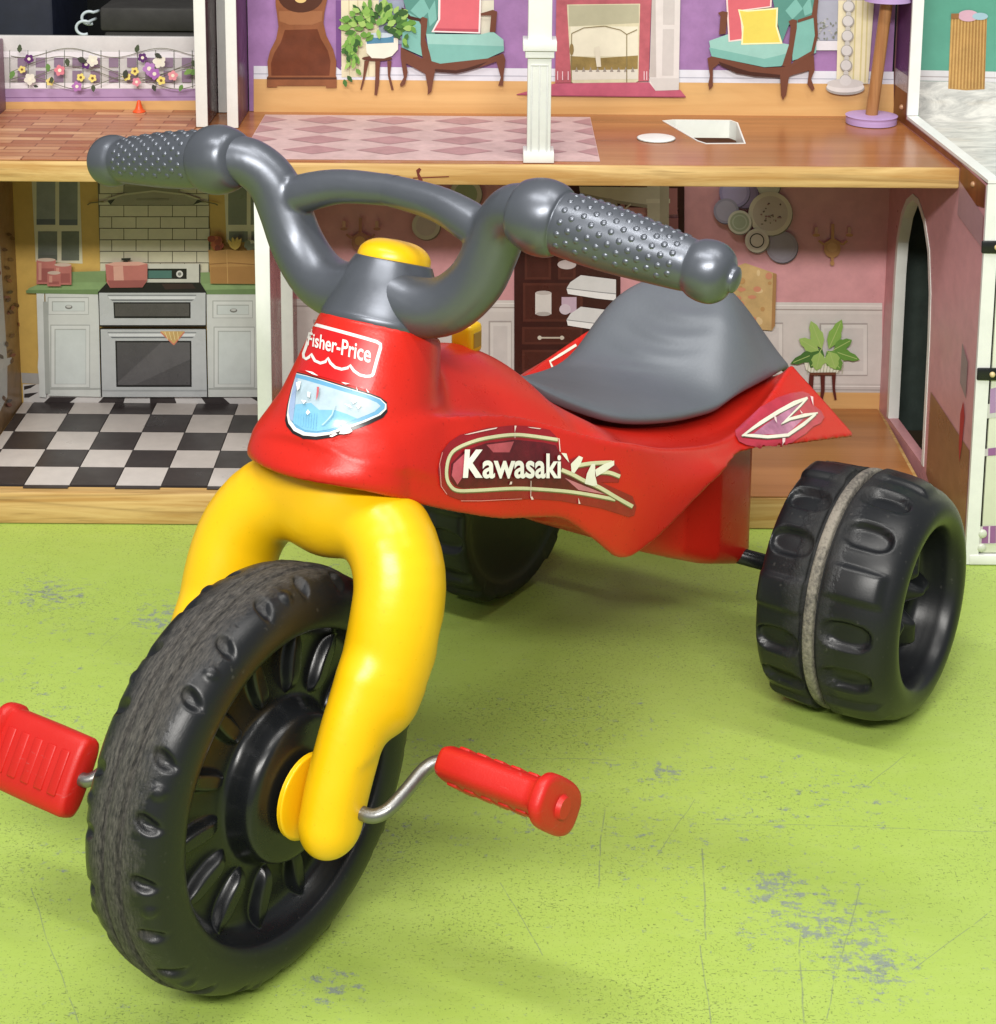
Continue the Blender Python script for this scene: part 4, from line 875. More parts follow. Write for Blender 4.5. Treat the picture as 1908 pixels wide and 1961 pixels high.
# ------------------------------------------------------------------ loose things in and behind the dollhouse
def build_small():
    lav = plastic('lavender_paint', lin((178, 150, 198)), 0.4, 0.08, 0.4)
    dow = wood('dowel_wood', lin((172, 124, 78)), lin((144, 96, 56)), 0.45, 'z', 1.0)
    L = empty('toy_floor_lamp', (0.3685, 1.8125, ZS + 0.0002), label='toy floor lamp with lavender base and shade on a wooden dowel', cat='lamp')
    lathe(smooth_profile([(0.0, 0.0), (0.0225, 0.0), (0.0248, 0.002), (0.0248, 0.0065), (0.0235, 0.0085), (0.0, 0.0088)], 3), 40, lav, 'lamp_base', L, axis='z')
    tube([(0, 0, 0.0085), (0.0045, 0, 0.06), (0.0105, 0, 0.132)], 0.0060, dow, 'pole', L, seg=20)
    lathe(smooth_profile([(0.0, 0.122), (0.0205, 0.122), (0.0225, 0.1235), (0.0218, 0.139), (0.018, 0.174), (0.0, 0.175)], 3), 40, lav, 'lamp_shade', L, axis='z').location = (0.0105, 0, 0)
    for c in L.children: c.data.polygons.foreach_set('use_smooth', [True] * len(c.data.polygons)); c.data.set_sharp_from_angle(angle=math.radians(45))
    pc = onz(1257, 264, ZS + 0.001)
    o = lathe(smooth_profile([(0.0, 0.0), (0.0168, 0.0), (0.0175, 0.0006), (0.0170, 0.0014), (0.0, 0.0015)], 2), 40, M_WHITE, 'round_disc', axis='z', label='small flat white disc lying on the shelf beside the stairwell opening', cat='disc')
    o.location = (pc.x, pc.y, ZS + 0.0003)
    pc = onz(271, 212, ZS)
    o = lathe(smooth_profile([(0.0, 0.0), (0.0062, 0.0), (0.0060, 0.0015), (0.0040, 0.0035), (0.0026, 0.008), (0.0016, 0.0115), (0.0, 0.012)], 3), 18, plastic('orange_plastic', lin((226, 84, 32)), 0.4), 'toy_cone', axis='z', label='tiny orange plastic cone standing on the balcony floor', cat='cone')
    o.location = (pc.x, YB - 0.012, ZS + 0.0013)
    # dark things seen over the balcony rail
    d1 = pm((58, 56, 54), 0.6, 0.3); d2 = pm((24, 30, 50), 0.5, 0.3)
    a, b = ony(190, 14, 2.25), ony(470, 60, 2.25)
    bx = empty('storage_box', ((a.x + b.x) / 2, 2.36, 0.0002), label='dark charcoal storage box standing behind the dollhouse balcony', cat='box')
    wd = (b.x - a.x) / 2
    bm = bmesh.new(); bbox_bm(bm, -wd + 0.004, wd - 0.004, -0.106, 0.106, 0, a.z - 0.03, 0.004); bm_obj('box_body', bm, d1, bx, smooth=True, angle=40)
    bm = bmesh.new(); bbox_bm(bm, -wd, wd, -0.11, 0.11, a.z - 0.0296, a.z, 0.004); bm_obj('lid', bm, d1, bx, smooth=True, angle=40)
    a, b = ony(-60, -20, 2.3), ony(96, 60, 2.3)
    b2 = empty('blue_bin', ((a.x + b.x) / 2, 2.42, 0.0002), label='very dark blue bin in the shadow behind the balcony', cat='bin')
    bm = bmesh.new(); bbox_bm(bm, -0.09, (b.x - a.x) / 2, -0.1, 0.1, 0, 0.50, 0.006); bm_obj('bin_body', bm, d2, b2, smooth=True, angle=40)
    bm = bmesh.new(); bbox_bm(bm, -0.094, (b.x - a.x) / 2 + 0.004, -0.104, 0.104, 0.5004, 0.515, 0.004); bm_obj('rim', bm, d2, b2, smooth=True, angle=40)
    wire = plastic('white_wire', (0.55, 0.62, 0.66), 0.35)
    for k, (qx, qy, s) in enumerate(((161, 53, 1.0), (171, 34, 0.95))):
        pts = []
        for i in range(15):
            an = math.radians(-60 - i * 17); pts.append(ony(qx + 15 * s * math.cos(an), qy - 13 * s * math.sin(an) * -1, 2.225 + 0.012 * k))
        c0 = pts[-1]; tail = ony(qx + 24 * s, qy - 8, 2.225 + 0.012 * k)
        e_ = pts[0]; path = [(e_.x + 0.004, 2.2503, e_.z), (e_.x + 0.003, 2.244, e_.z)] + [tuple(v) for v in pts]
        tube(path, 0.0018, wire, 'hanger_hook', label=('pale curved plastic hook hanging in front of the charcoal box, lower of two' if k == 0 else 'pale curved plastic hook hanging in front of the charcoal box, upper of two'), cat='hook', group='pale hooks before the charcoal box')
build_small()

# ================================================================== tricycle
# local frame: x forward, y towards the rider's left, z up; origin under the front axle
HD, WB_, RF, RR = 4.13079936, 0.48719, 0.1233, 0.0899
T_O = Vector((0.12972, 1.41444, 0)) + Vector((math.cos(HD), math.sin(HD), 0)) * WB_
TRI = empty('tricycle', T_O, HD, label='red and yellow plastic ride-on tricycle with grey handlebars and black wheels', cat='tricycle')
TW = Matrix.Translation(T_O) @ Matrix.Rotation(HD, 4, 'Z'); TWI = TW.inverted()
itp = lambda x, xs, ys: np.interp(x, xs[::-1], ys[::-1])

def build_body():
    h = 0.0020; lo = (-0.585, 0.5 * 0.0020, 0.06); hi = (-0.005, 0.152, 0.385)
    X, Y, Z = grid(lo, hi, h); W_ = np.sqrt(Y * Y + 6e-5)
    us = X[:, 0, 0]
    U0 = -0.074; W_ = np.sqrt(W_ ** 2 + (1.22 * np.clip(X - U0, 0, 1)) ** 2)      # rounded nose ahead of U0
    def fn(pts, free=False):
        pts = smooth_profile(pts, 8); return np.interp(us if free else np.minimum(us, U0), [p[0] for p in pts][::-1], [p[1] for p in pts][::-1])[:, None, None]
    zt = fn([(0.0, 0.290), (-0.022, 0.302), (-0.04, 0.312), (-0.06, 0.316), (-0.09, 0.329), (-0.12, 0.337), (-0.16, 0.340), (-0.19, 0.335), (-0.215, 0.326), (-0.245, 0.308), (-0.262, 0.288), (-0.29, 0.260), (-0.32, 0.245), (-0.38, 0.229), (-0.42, 0.221), (-0.46, 0.217), (-0.50, 0.2175), (-0.53, 0.222), (-0.575, 0.224)])
    wC = fn([(0.0, 0.0), (-0.026, 0.004), (-0.036, 0.020), (-0.05, 0.036), (-0.07, 0.0455), (-0.10, 0.0545), (-0.14, 0.0635), (-0.178, 0.070), (-0.23, 0.084), (-0.285, 0.096), (-0.40, 0.101), (-0.46, 0.099), (-0.50, 0.095), (-0.54, 0.090), (-0.575, 0.088)])
    zC = fn([(0.0, 0.300), (-0.03, 0.310), (-0.05, 0.315), (-0.07, 0.317), (-0.10, 0.319), (-0.14, 0.312), (-0.178, 0.300), (-0.23, 0.275), (-0.285, 0.250), (-0.34, 0.230), (-0.40, 0.2150), (-0.44, 0.2155), (-0.484, 0.2225), (-0.53, 0.2310), (-0.575, 0.236)], True)
    wE = fn([(0.0, 0.0), (-0.018, 0.006), (-0.026, 0.020), (-0.040, 0.036), (-0.058, 0.049), (-0.072, 0.0562), (-0.10, 0.066), (-0.143, 0.076), (-0.20, 0.086), (-0.24, 0.094), (-0.30, 0.102), (-0.36, 0.109), (-0.41, 0.116), (-0.47, 0.125), (-0.53, 0.133), (-0.575, 0.140)])
    zE = fn([(0.0, 0.300), (-0.022, 0.298), (-0.04, 0.2955), (-0.06, 0.287), (-0.072, 0.281), (-0.10, 0.267), (-0.143, 0.248), (-0.175, 0.238), (-0.205, 0.227), (-0.235, 0.203), (-0.262, 0.181), (-0.29, 0.180), (-0.32, 0.187), (-0.36, 0.199), (-0.39, 0.205), (-0.42, 0.206), (-0.46, 0.200), (-0.51, 0.189), (-0.575, 0.174)], True)
    t = np.clip(W_ / np.maximum(wC, 0.004), 0, 1.6)
    tc = np.clip(t, 0, 1); bl = np.clip((-0.25 - X) / 0.05, 0, 1); bl = bl * bl * (3 - 2 * bl)
    roof = zC + (zt - zC) * ((1 - bl) * 0.5 * (1 + np.cos(np.pi * tc)) + bl * (1 - tc ** 6))
    dip = 0.0058 * np.exp(-((t - 0.78) / 0.14) ** 2)                   # hollow just inside the shoulder crease
    roof = roof + 0.0030 * np.exp(-((t - 0.99) / 0.07) ** 2) * np.clip((-0.06 - X) / 0.05, 0, 1)
    roof = roof - dip * np.clip((-0.11 - X) / 0.06, 0, 1)
    k = np.clip((zC - Z) / np.maximum(zC - zE, 0.02), -0.3, 1.3)
    side = wC + (wE - wC) * (k ** 2 * 0.35 + k * 0.65) + 0.004 * np.sin(np.pi * np.clip(k, 0, 1))
    f = smax((Z - roof) * 0.85, W_ - side, 0.0026 + 0.004 * np.clip((X + 0.115) / 0.04, 0, 1))
    g = np.gradient(f, h); f = f / np.clip(np.sqrt(g[0] ** 2 + g[1] ** 2 + g[2] ** 2), 0.6, 4)
    # steering tower: leaning cone
    ax, az = -0.1215, 0.3655; dx, dz = 0.40, -0.9165
    s = (X - ax) * dx + (Z - az) * dz; q = np.sqrt(((X - ax) - s * dx) ** 2 + ((Z - az) - s * dz) ** 2 + Y * Y)
    r = 0.0380 + 0.23 * np.clip(s, -0.01, 0.06) + 3.0 * np.clip(s - 0.045, 0, 0.05) ** 2
    cone = smax((q - r) * 0.98, -s, 0.003); cone = np.maximum(cone, s - 0.075)
    f = smin(f, cone, 0.011)
    # seat deck ridge on top behind the tower, faceted as moulded
    shell = smax(f, -(f + 0.007), 0.001)
    shell = smax(shell, (zE - Z) * 0.93, 0.004)
    uend = -0.547 - (0.225 - Z) * 0.36
    shell = smax(shell, uend - X, 0.004)
    # rear axle box under the seat
    hw = itp(us, [0, -0.27, -0.32, -0.40, -0.44, -0.575], [0.012, 0.016, 0.034, 0.072, 0.080, 0.080])[:, None, None]
    zb = itp(us, [0, -0.28, -0.32, -0.38, -0.43, -0.50, -0.575], [0.25, 0.180, 0.161, 0.127, 0.1035, 0.0760, 0.072])[:, None, None]
    Wb = np.abs(Y); bx = smax(smax(Wb - hw, zb - Z, 0.016), Z - 0.212, 0.006); bx = smax(bx, X + 0.285, 0.008); bx = smax(bx, -0.506 - X, 0.020)
    shell = smin(shell, bx, 0.003)
    shell = np.concatenate([shell[:, ::-1], shell], 1); lo = (lo[0], -float(Y.max()), lo[2])
    P, Q = nets(shell, lo, h, 3)
    o = np_mesh('body', P, Q, M_RED, TRI)
    return o, BVHTree.FromPolygons([tuple(p) for p in P], [tuple(q) for q in Q.tolist()])
BODY, BVH = build_body()

# stickers: traced outlines laid on the moulding
def cast(px, py, bvh=None, lift=0.0004, ymax=9.0):
    o = TWI @ CAM; d = (TWI.to_3x3() @ ray(px, py)).normalized()
    loc, n, i, dist = (bvh or BVH).ray_cast(o, d)
    if loc is None or loc.y > ymax: return None
    return loc + n * lift if n.dot(d) < 0 else loc - n * lift
def sticker(name, shapes, parent=None, lift0=0.0005, dl=0.00012, step=5.0, far=0.0055, ymax=9.0):
    V = []; Fc = []; MI = []; MM = []; lift = lift0
    for pts, mat in shapes:
        if isinstance(mat, tuple): mat = pm(mat, 0.3, 0.15, 0.5, 'stk')
        if mat not in MM: MM.append(mat)
        dens = []
        for (a, b), (c, d) in zip(pts, pts[1:] + pts[:1]):
            n = max(1, int(math.hypot(c - a, d - b) / step))
            dens += [(a + (c - a) * i / n, b + (d - b) * i / n) for i in range(n)]
        xs = [p[0] for p in dens]; ys = [p[1] for p in dens]; inner = []
        y = min(ys) + step / 2
        while y < max(ys):
            x = min(xs) + step / 2
            while x < max(xs): inner.append((x, y)); x += step
            y += step
        n = len(dens)
        vc, ec, fc, *_ = delaunay_2d_cdt([Vector(p) for p in dens + inner], [(i, (i + 1) % n) for i in range(n)], [], 1, 1e-4)
        P3 = [cast(v.x, v.y, None, lift, ymax) for v in vc]; s = len(V); V += [p if p is not None else Vector((0, 0, 0)) for p in P3]
        for f_ in fc:
            if any(P3[i] is None for i in f_): continue
            q = [P3[i] for i in f_]
            if max((q[i] - q[i - 1]).length for i in range(len(q))) > far: continue
            Fc.append(tuple(s + i for i in f_)); MI.append(MM.index(mat))
        lift += dl
    used = sorted({i for f_ in Fc for i in f_}); ix = {v: k for k, v in enumerate(used)}
    V = [V[i] for i in used]; Fc = [tuple(ix[i] for i in f_) for f_ in Fc]
    return mesh(name, V, Fc, MM, parent or BODY, midx=MI, smooth=True)
def ribbon(pts, wd):
    """outline of a tapered stroke; pts (x, y) or (x, y, width)"""
    L_, R_ = [], []
    for i, p in enumerate(pts):
        a, b = pts[max(i - 1, 0)], pts[min(i + 1, len(pts) - 1)]
        l = math.hypot(b[0] - a[0], b[1] - a[1]) or 1; nx, ny = -(b[1] - a[1]) / l, (b[0] - a[0]) / l
        w_ = (p[2] if len(p) > 2 else wd) / 2; L_.append((p[0] + nx * w_, p[1] + ny * w_)); R_.append((p[0] - nx * w_, p[1] - ny * w_))
    return L_ + R_[::-1]
def lettering(name, text, place, mat, lift, offset=0.0, shear=0.0, parent=None):
    """text outlines -> place(x01, y01) pixel -> moulding; x01, y01 in the text's own bounding box"""
    c = bpy.data.curves.new('lettering', 'FONT'); c.body = text; c.offset = offset; c.shear = shear; c.resolution_u = 4
    o = bpy.data.objects.new('lettering', c); COL.objects.link(o)
    dg = bpy.context.evaluated_depsgraph_get(); dg.update()
    me = o.evaluated_get(dg).to_mesh(); V = [v.co.copy() for v in me.vertices]; Fc = [tuple(p.vertices) for p in me.polygons]
    o.evaluated_get(dg).to_mesh_clear(); COL.objects.unlink(o); bpy.data.objects.remove(o)
    x0, x1 = min(v.x for v in V), max(v.x for v in V); y0, y1 = min(v.y for v in V), max(v.y for v in V)
    P3 = []
    for v in V:
        p = cast(*place((v.x - x0) / (x1 - x0), (v.y - y0) / (y1 - y0)), None, lift); P3.append(p or Vector((0, 0, 0.3)))
    return mesh(name, P3, Fc, mat, parent or BODY, smooth=True)

def build_stickers():
    WH = (222, 218, 214)
    # maker's mark on the tower
    top = [(825, 285), (900, 300), (1250, 395), (1500, 465), (1640, 508), (1690, 540), (1690, 590), (1660, 690), (1630, 800), (1595, 930), (1570, 955)]
    scal = [(1570, 955), (1500, 960), (1420, 940), (1350, 890), (1298, 818), (1270, 850), (1190, 868), (1110, 845), (1050, 790), (1015, 725), (985, 770), (920, 790), (850, 760), (800, 672), (775, 710), (735, 735), (705, 715), (700, 670), (740, 560), (790, 400), (812, 310), (825, 285)]
    band = mp(cH, [(800, 255), (1680, 480), (1730, 540), (1640, 960), (1560, 1150), (1100, 1010), (640, 880), (690, 650)])
    sticker('maker_badge', [(band, pm((196, 22, 24), 0.22, 0.1, 0.6, 'stk')), (ribbon([(*cH(x, y), 6.2) for x, y in top], 6), WH), (ribbon([(*cH(x, y), 5.4 if i < 20 else 4) for i, (x, y) in enumerate(scal)], 5), WH)], step=4)
    def place(x, y):                                                # baseline follows the leaning tower
        t = x; bx_ = 758 + 800 * (0.80 * t + 0.20 * t * t); by = 540 + 232 * (0.80 * t + 0.20 * t * t)
        hgt = 170 + 60 * t; return cH(bx_ + 0.28 * hgt * y * 0.35, by + 20 - hgt * y)
    lettering('maker_lettering', 'Fisher-Price', place, pm(WH, 0.3, 0.1, 0.5, 'stk'), 0.0011, offset=0.016)
    # headlight sticker
    outer = [(600, 880), (700, 905), (950, 975), (1250, 1070), (1560, 1165), (1700, 1220), (1790, 1290), (1800, 1420), (1740, 1500), (1560, 1590), (1300, 1690), (1050, 1775), (850, 1805), (680, 1790), (540, 1720), (460, 1620), (440, 1540), (470, 1330), (520, 1120), (570, 960)]
    ring = [(608, 920), (720, 945), (950, 1010), (1250, 1105), (1550, 1195), (1690, 1250), (1765, 1320), (1765, 1385), (1690, 1460), (1500, 1550), (1250, 1640), (1030, 1720), (850, 1745), (690, 1730), (570, 1670), (500, 1570), (482, 1470), (500, 1330), (545, 1130)]
    blue = [(606, 930), (720, 955), (950, 1020), (1250, 1115), (1550, 1205), (1680, 1258), (1748, 1325), (1740, 1380), (1660, 1450), (1450, 1540), (1240, 1610), (1030, 1685), (860, 1700), (720, 1690), (600, 1630), (530, 1530), (510, 1420), (520, 1330), (560, 1140)]
    glass = [(625, 985), (720, 1010), (940, 1075), (1250, 1170), (1530, 1255), (1640, 1300), (1690, 1345), (1610, 1420), (1400, 1510), (1220, 1580), (1020, 1655), (860, 1680), (720, 1665), (600, 1590), (565, 1550), (585, 1400), (600, 1240)]
    low = [(600, 1330), (800, 1310), (900, 1400), (1100, 1400), (1250, 1450), (1390, 1512), (1220, 1580), (1020, 1655), (860, 1680), (720, 1665), (600, 1590), (565, 1550), (585, 1400)]
    cxo, cyo = 1050, 1370; outer = [(cxo + (x - cxo) * 0.975, cyo + (y - cyo) * 0.955) for x, y in outer]
    sh = [(mp(cH, outer), (26, 24, 26)), (mp(cH, ring), WH), (mp(cH, blue), (98, 156, 192)), (mp(cH, glass), pm((178, 198, 210), 0.25, 0.30, 0.5, 'stk')), (mp(cH, low), pm((124, 180, 210), 0.25, 0.25, 0.5, 'stk'))]
    sh.append((mp(cH, [(520, 1330), (560, 1140), (600, 985), (625, 985), (600, 1240), (585, 1400), (565, 1550), (530, 1530), (510, 1420)]), (150, 170, 204)))
    for i in range(9): x = 590 + i * 34; sh.append((ribbon(mp(cH, [(x, 1590 + i * 8), (x + 16, 1440)]), 1.4), (120, 182, 216)))
    for pts in ([(1160, 1720), (1200, 1640), (1225, 1570), (1270, 1600), (1330, 1680), (1290, 1710), (1220, 1725)], [(1035, 1755), (1110, 1705), (1140, 1725), (1070, 1765)], [(750, 1440), (775, 1405), (805, 1440), (770, 1470)], [(1230, 1330), (1290, 1340), (1330, 1390), (1270, 1360)], [(1310, 1290), (1360, 1260), (1380, 1300), (1340, 1330)], [(1370, 1350), (1450, 1355), (1400, 1395)], [(640, 1060), (700, 1040), (680, 1140), (650, 1170)], [(780, 1180), (815, 1190), (805, 1260), (775, 1240)], [(700, 1290), (760, 1300), (730, 1345)], [(760, 905), (850, 925), (920, 975), (850, 955)], [(1200, 1050), (1300, 1070), (1250, 1080)], [(1500, 1130), (1540, 1180), (1515, 1180)], [(1380, 1100), (1400, 1160), (1390, 1160)]):
        sh.append((mp(cH, pts), (240, 238, 236)))
    sh.append((mp(cH, [(905, 1120), (935, 1120), (915, 1240), (890, 1300)]), (190, 96, 104))); sh.append((ribbon(mp(cH, [(1120, 1350), (1080, 1480), (960, 1610)]), 2), (170, 200, 206)))
    sticker('headlight_sticker', sh, step=4)
    # side panel name sticker
    maroon = pm((150, 24, 34), 0.24, 0.3, 0.55, 'stk'); dk = pm((104, 20, 30), 0.24, 0.55, 0.55, 'stk'); cream = pm((206, 204, 166), 0.3, 0.15, 0.5, 'stk'); olive = pm((112, 104, 62), 0.3, 0.2, 0.5, 'stk'); pale = pm((226, 224, 206), 0.3, 0.12, 0.5, 'stk')
    edge = [(270, 150), (500, 90), (740, 65), (900, 75), (1050, 105), (1110, 165), (1140, 300), (1215, 370), (1300, 330), (1340, 390), (1600, 370), (1668, 470), (1650, 560), (1500, 560), (1770, 680), (1805, 770), (1785, 845), (1740, 860), (1500, 785), (1150, 720), (900, 702), (600, 712), (300, 722), (180, 680), (100, 590), (80, 450), (110, 300), (180, 210)]
    rimw = [(x + (8 if x > 900 else -6), y + (6 if y > 400 else -6)) for x, y in edge]
    inner = [(185, 540), (195, 400), (300, 290), (500, 220), (740, 190), (1000, 215), (1105, 240), (1140, 320), (1160, 450), (1350, 560), (1560, 670), (1250, 625), (1000, 602), (750, 590), (300, 612), (230, 590)]
    sh = [(mp(cW, edge), maroon), (mp(cW, inner), dk), (mp(cW, [(200, 500), (215, 400), (310, 310), (330, 420), (290, 520), (250, 580)]), pm((196, 92, 104), 0.24, 0.3, 0.55, 'stk')), (mp(cW, [(500, 235), (740, 205), (700, 300), (560, 300)]), pm((186, 84, 92), 0.24, 0.35, 0.55, 'stk')), (mp(cW, [(1180, 520), (1350, 590), (1540, 665), (1300, 625)]), pm((196, 120, 128), 0.24, 0.3, 0.55, 'stk'))]
    def st(pts, w1, w2):
        sh.append((ribbon([(*cW(x, y + 8), w1) for x, y in smooth_profile(pts, 4)], w1), olive)); sh.append((ribbon([(*cW(x, y), w2) for x, y in smooth_profile(pts, 4)], w2), cream))
    st([(1120, 190), (900, 158), (740, 146), (560, 165), (400, 200), (250, 262), (185, 325), (157, 420), (157, 520), (190, 590), (250, 628), (400, 628), (750, 610), (1000, 620), (1250, 642), (1500, 684), (1620, 708)], 7, 6)
    st([(1150, 450), (1250, 492), (1350, 545), (1480, 602), (1630, 690), (1770, 768)], 8, 7); st([(1480, 470), (1570, 475), (1658, 508)], 8, 7); st([(1235, 425), (1400, 395), (1590, 385)], 8, 7)
    for pts in ([(1230, 400), (1300, 330), (1335, 345), (1310, 410), (1260, 480), (1235, 470)], [(1410, 400), (1440, 400), (1440, 500), (1460, 585), (1420, 590), (1350, 570), (1370, 480)], [(1440, 450), (1520, 400), (1605, 370), (1605, 410), (1520, 470), (1450, 510)], [(1145, 305), (1190, 310), (1215, 390), (1180, 350)]): sh.append((mp(cW, pts), pale))
    for pts in ([(300, 148), (500, 100), (590, 84), (580, 96), (480, 116), (340, 146)], [(738, 70), (756, 70), (740, 128)], [(850, 80), (970, 93), (960, 99), (880, 89)], [(1120, 178), (1128, 180), (1138, 298), (1130, 290)], [(878, 690), (888, 676), (904, 704), (886, 709)], [(1292, 690), (1310, 742), (1294, 742)], [(692, 578), (700, 552), (716, 552), (712, 574)], [(877, 545), (882, 545), (879, 690), (874, 690)], [(737, 132), (741, 132), (741, 178), (737, 178)]): sh.append((mp(cW, pts), (230, 206, 196)))
    sh.append((ribbon(mp(cW, [(270, 716), (450, 716), (640, 706), (800, 700)]), 1.2), (216, 140, 132))); sh.append((ribbon(mp(cW, [(110, 300), (84, 400), (100, 590), (150, 660)]), 1.4), (216, 140, 136)))
    sticker('name_sticker', sh, step=5, dl=0.00004)
    lift = 0.0005 + 0.00004 * (len(sh) + 3)
    wm = pm((232, 230, 220), 0.28, 0.08, 0.5, 'stk')
    def placeK(x, y): return cW(282 + 172 * x + 18 * y, 518 - 242 * y)
    lettering('name_capital', 'K', placeK, wm, lift + 0.0003, offset=0.045)
    def placeA(x, y): return cW(452 + 682 * (1.12 * x - 0.12 * x * x), 524 - (222 - 10 * x) * y)
    lettering('name_letters', 'awasaki', placeA, wm, lift + 0.0003, offset=0.026)
    # rear emblem
    base = [(190, 920), (200, 860), (330, 740), (520, 560), (720, 430), (900, 370), (1060, 345), (1150, 380), (1190, 520), (1300, 600), (1340, 680), (1290, 760), (1200, 800), (1090, 900), (940, 990), (780, 1050), (500, 1062), (330, 1045), (230, 1000)]
    pinkm = pm((188, 52, 72), 0.2, 0.3, 0.6, 'stk')
    sh = [(mp(cM, base), pinkm), (mp(cM, [(400, 915), (560, 790), (900, 560), (1060, 500), (900, 680), (1080, 690), (860, 900)]), pm((196, 130, 160), 0.2, 0.5, 0.6, 'stk'))]
    def s2(pts, w1, w2):
        sh.append((ribbon([(cM(x, y + 14)[0], cM(x, y + 14)[1], w1 * k) for x, y, k in pts], w1), pm((96, 84, 70), 0.3, 0.2, 0.5, 'stk'))); sh.append((ribbon([(*cM(x, y), w2 * k) for x, y, k in pts], w2), pale))
    s2([(265, 930, 0.5), (500, 770, 1), (750, 610, 1.1), (950, 500, 1.2), (1120, 430, 0.6)], 7, 7)
    s2([(1110, 440, 0.7), (1020, 540, 0.8), (780, 780, 0.35)], 5, 5); s2([(790, 770, 0.4), (890, 710, 0.9), (1080, 660, 1.1), (1250, 628, 0.4)], 6, 6)
    s2([(1220, 645, 0.7), (1060, 780, 1.1), (860, 920, 1), (600, 945, 1), (400, 930, 1), (270, 925, 0.5)], 6, 6)
    for pts in ([(1150, 410), (1185, 420), (1190, 540), (1165, 470)], [(680, 670), (710, 690), (720, 770), (690, 730)], [(790, 960), (825, 960), (815, 1040), (780, 1042)], [(1010, 590), (1050, 640), (1030, 640)]): sh.append((mp(cM, pts), (236, 206, 206)))
    sticker('rear_emblem', sh, step=4, lift0=0.0012, dl=0.00007)
    # its twin on the far fender, only a corner of it in view
    sh = []
    for pts in ([(826, 1140, 4), (812, 1108, 4), (880, 1066, 5), (962, 1014, 5)],): sh.append((ribbon([(*cP(x, y), w_) for x, y, w_ in pts], 4), pale))
    sticker('far_emblem', sh, step=4, dl=0.00005, far=0.03, ymax=-0.05)
build_stickers()

def build_seat():
    st = [  # u, centre z, (w mid, z mid), (w edge, z edge)
        (-0.262, 0.2955, 0.006, 0.295, 0.010, 0.292), (-0.277, 0.2860, 0.020, 0.284, 0.030, 0.2785), (-0.301, 0.2735, 0.034, 0.2705, 0.046, 0.2630), (-0.323, 0.2640, 0.042, 0.2610, 0.058, 0.2535),
        (-0.350, 0.2555, 0.048, 0.2525, 0.065, 0.2455), (-0.387, 0.2465, 0.054, 0.2430, 0.070, 0.2370), (-0.420, 0.2400, 0.058, 0.2350, 0.072, 0.2315),
        (-0.440, 0.2390, 0.054, 0.2330, 0.0735, 0.2288), (-0.455, 0.2430, 0.054, 0.2370, 0.0745, 0.2275), (-0.470, 0.2540, 0.053, 0.2500, 0.0755, 0.2270), (-0.485, 0.2660, 0.051, 0.2665, 0.0765, 0.2265), (-0.500, 0.2770, 0.047, 0.2795, 0.0775, 0.2260), (-0.515, 0.2860, 0.041, 0.2880, 0.0780, 0.2255),
        (-0.530, 0.2915, 0.034, 0.2915, 0.0780, 0.2250), (-0.542, 0.2925, 0.029, 0.2910, 0.0780, 0.2250), (-0.553, 0.2880, 0.026, 0.2860, 0.0775, 0.2245), (-0.561, 0.2760, 0.026, 0.2740, 0.077, 0.2240), (-0.567, 0.2560, 0.032, 0.2530, 0.076, 0.2225), (-0.570, 0.2300, 0.050, 0.2270, 0.074, 0.2200)]
    st = smooth_profile(st, 5); N = 37; verts = []; faces = []
    for u, zc, wm, zm, we, ze in st:
        for j in range(N):
            t = -1 + 2 * j / (N - 1); a = abs(t)
            # across the seat: quadratic through centre / mid, then rolling over to the edge
            w_ = we * a
            mid = wm / we
            if a <= mid: k = a / mid; z = zc + (zm - zc) * k * k
            else:
                k = (a - mid) / (1 - mid); sl = 2 * (zm - zc) / mid * (1 - mid)
                z = zm + sl * k * (1 - k) * (1 - k) + (ze - zm) * (k ** (2.0 - 0.7 * min(1, max(0, (-0.49 - u) / 0.04))))
            verts.append((u, math.copysign(w_, t), z))
    G = np.array(verts).reshape(len(st), N, 3)
    for it in range(14):                                             # soften the moulding, keeping its rim
        B_ = G.copy(); B_[:, 1:-1] = 0.5 * G[:, 1:-1] + 0.25 * (G[:, :-2] + G[:, 2:]); G[1:-1] = B_[1:-1]
        B_ = G.copy(); B_[1:-1] = 0.6 * G[1:-1] + 0.2 * (G[:-2] + G[2:]); G[1:-1, 1:-1] = B_[1:-1, 1:-1]
    U, Wd = G[..., 0], G[..., 1]
    for uc, wc, amp, su, sw in ((-0.448, -0.010, 0.0020, 0.0045, 0.030), (-0.462, 0.004, 0.0030, 0.0048, 0.032), (-0.477, 0.010, 0.0034, 0.0050, 0.030), (-0.494, 0.014, 0.0028, 0.0055, 0.026), (-0.335, -0.018, 0.0011, 0.005, 0.020), (-0.352, -0.022, 0.0012, 0.005, 0.022), (-0.370, -0.020, 0.0011, 0.005, 0.022)):
        e_ = amp * np.exp(-((U - uc + 6 * (Wd - wc) ** 2) / su) ** 2 - ((Wd - wc) / sw) ** 2); G[..., 0] += e_ * 0.7; G[..., 2] += e_ * 0.6
    verts = [tuple(v) for v in G.reshape(-1, 3)]
    R_ = len(st)
    for i in range(R_ - 1):
        for j in range(N - 1): faces.append((i * N + j, i * N + j + 1, (i + 1) * N + j + 1, (i + 1) * N + j))
    o = mesh('seat', verts, faces, M_SEAT, TRI, smooth=True)
    bm = bmesh.new(); bm.from_mesh(o.data); bmesh.ops.recalc_face_normals(bm, faces=bm.faces[:])
    if sum(f.normal.z for f in bm.faces) < 0: bmesh.ops.reverse_faces(bm, faces=bm.faces[:])
    bm.to_mesh(o.data); bm.free()
    sm = o.modifiers.new('thickness', 'SOLIDIFY'); sm.thickness = 0.007; sm.offset = -1
    bv = o.modifiers.new('soft_edge', 'SUBSURF'); bv.levels = bv.render_levels = 1
build_seat()

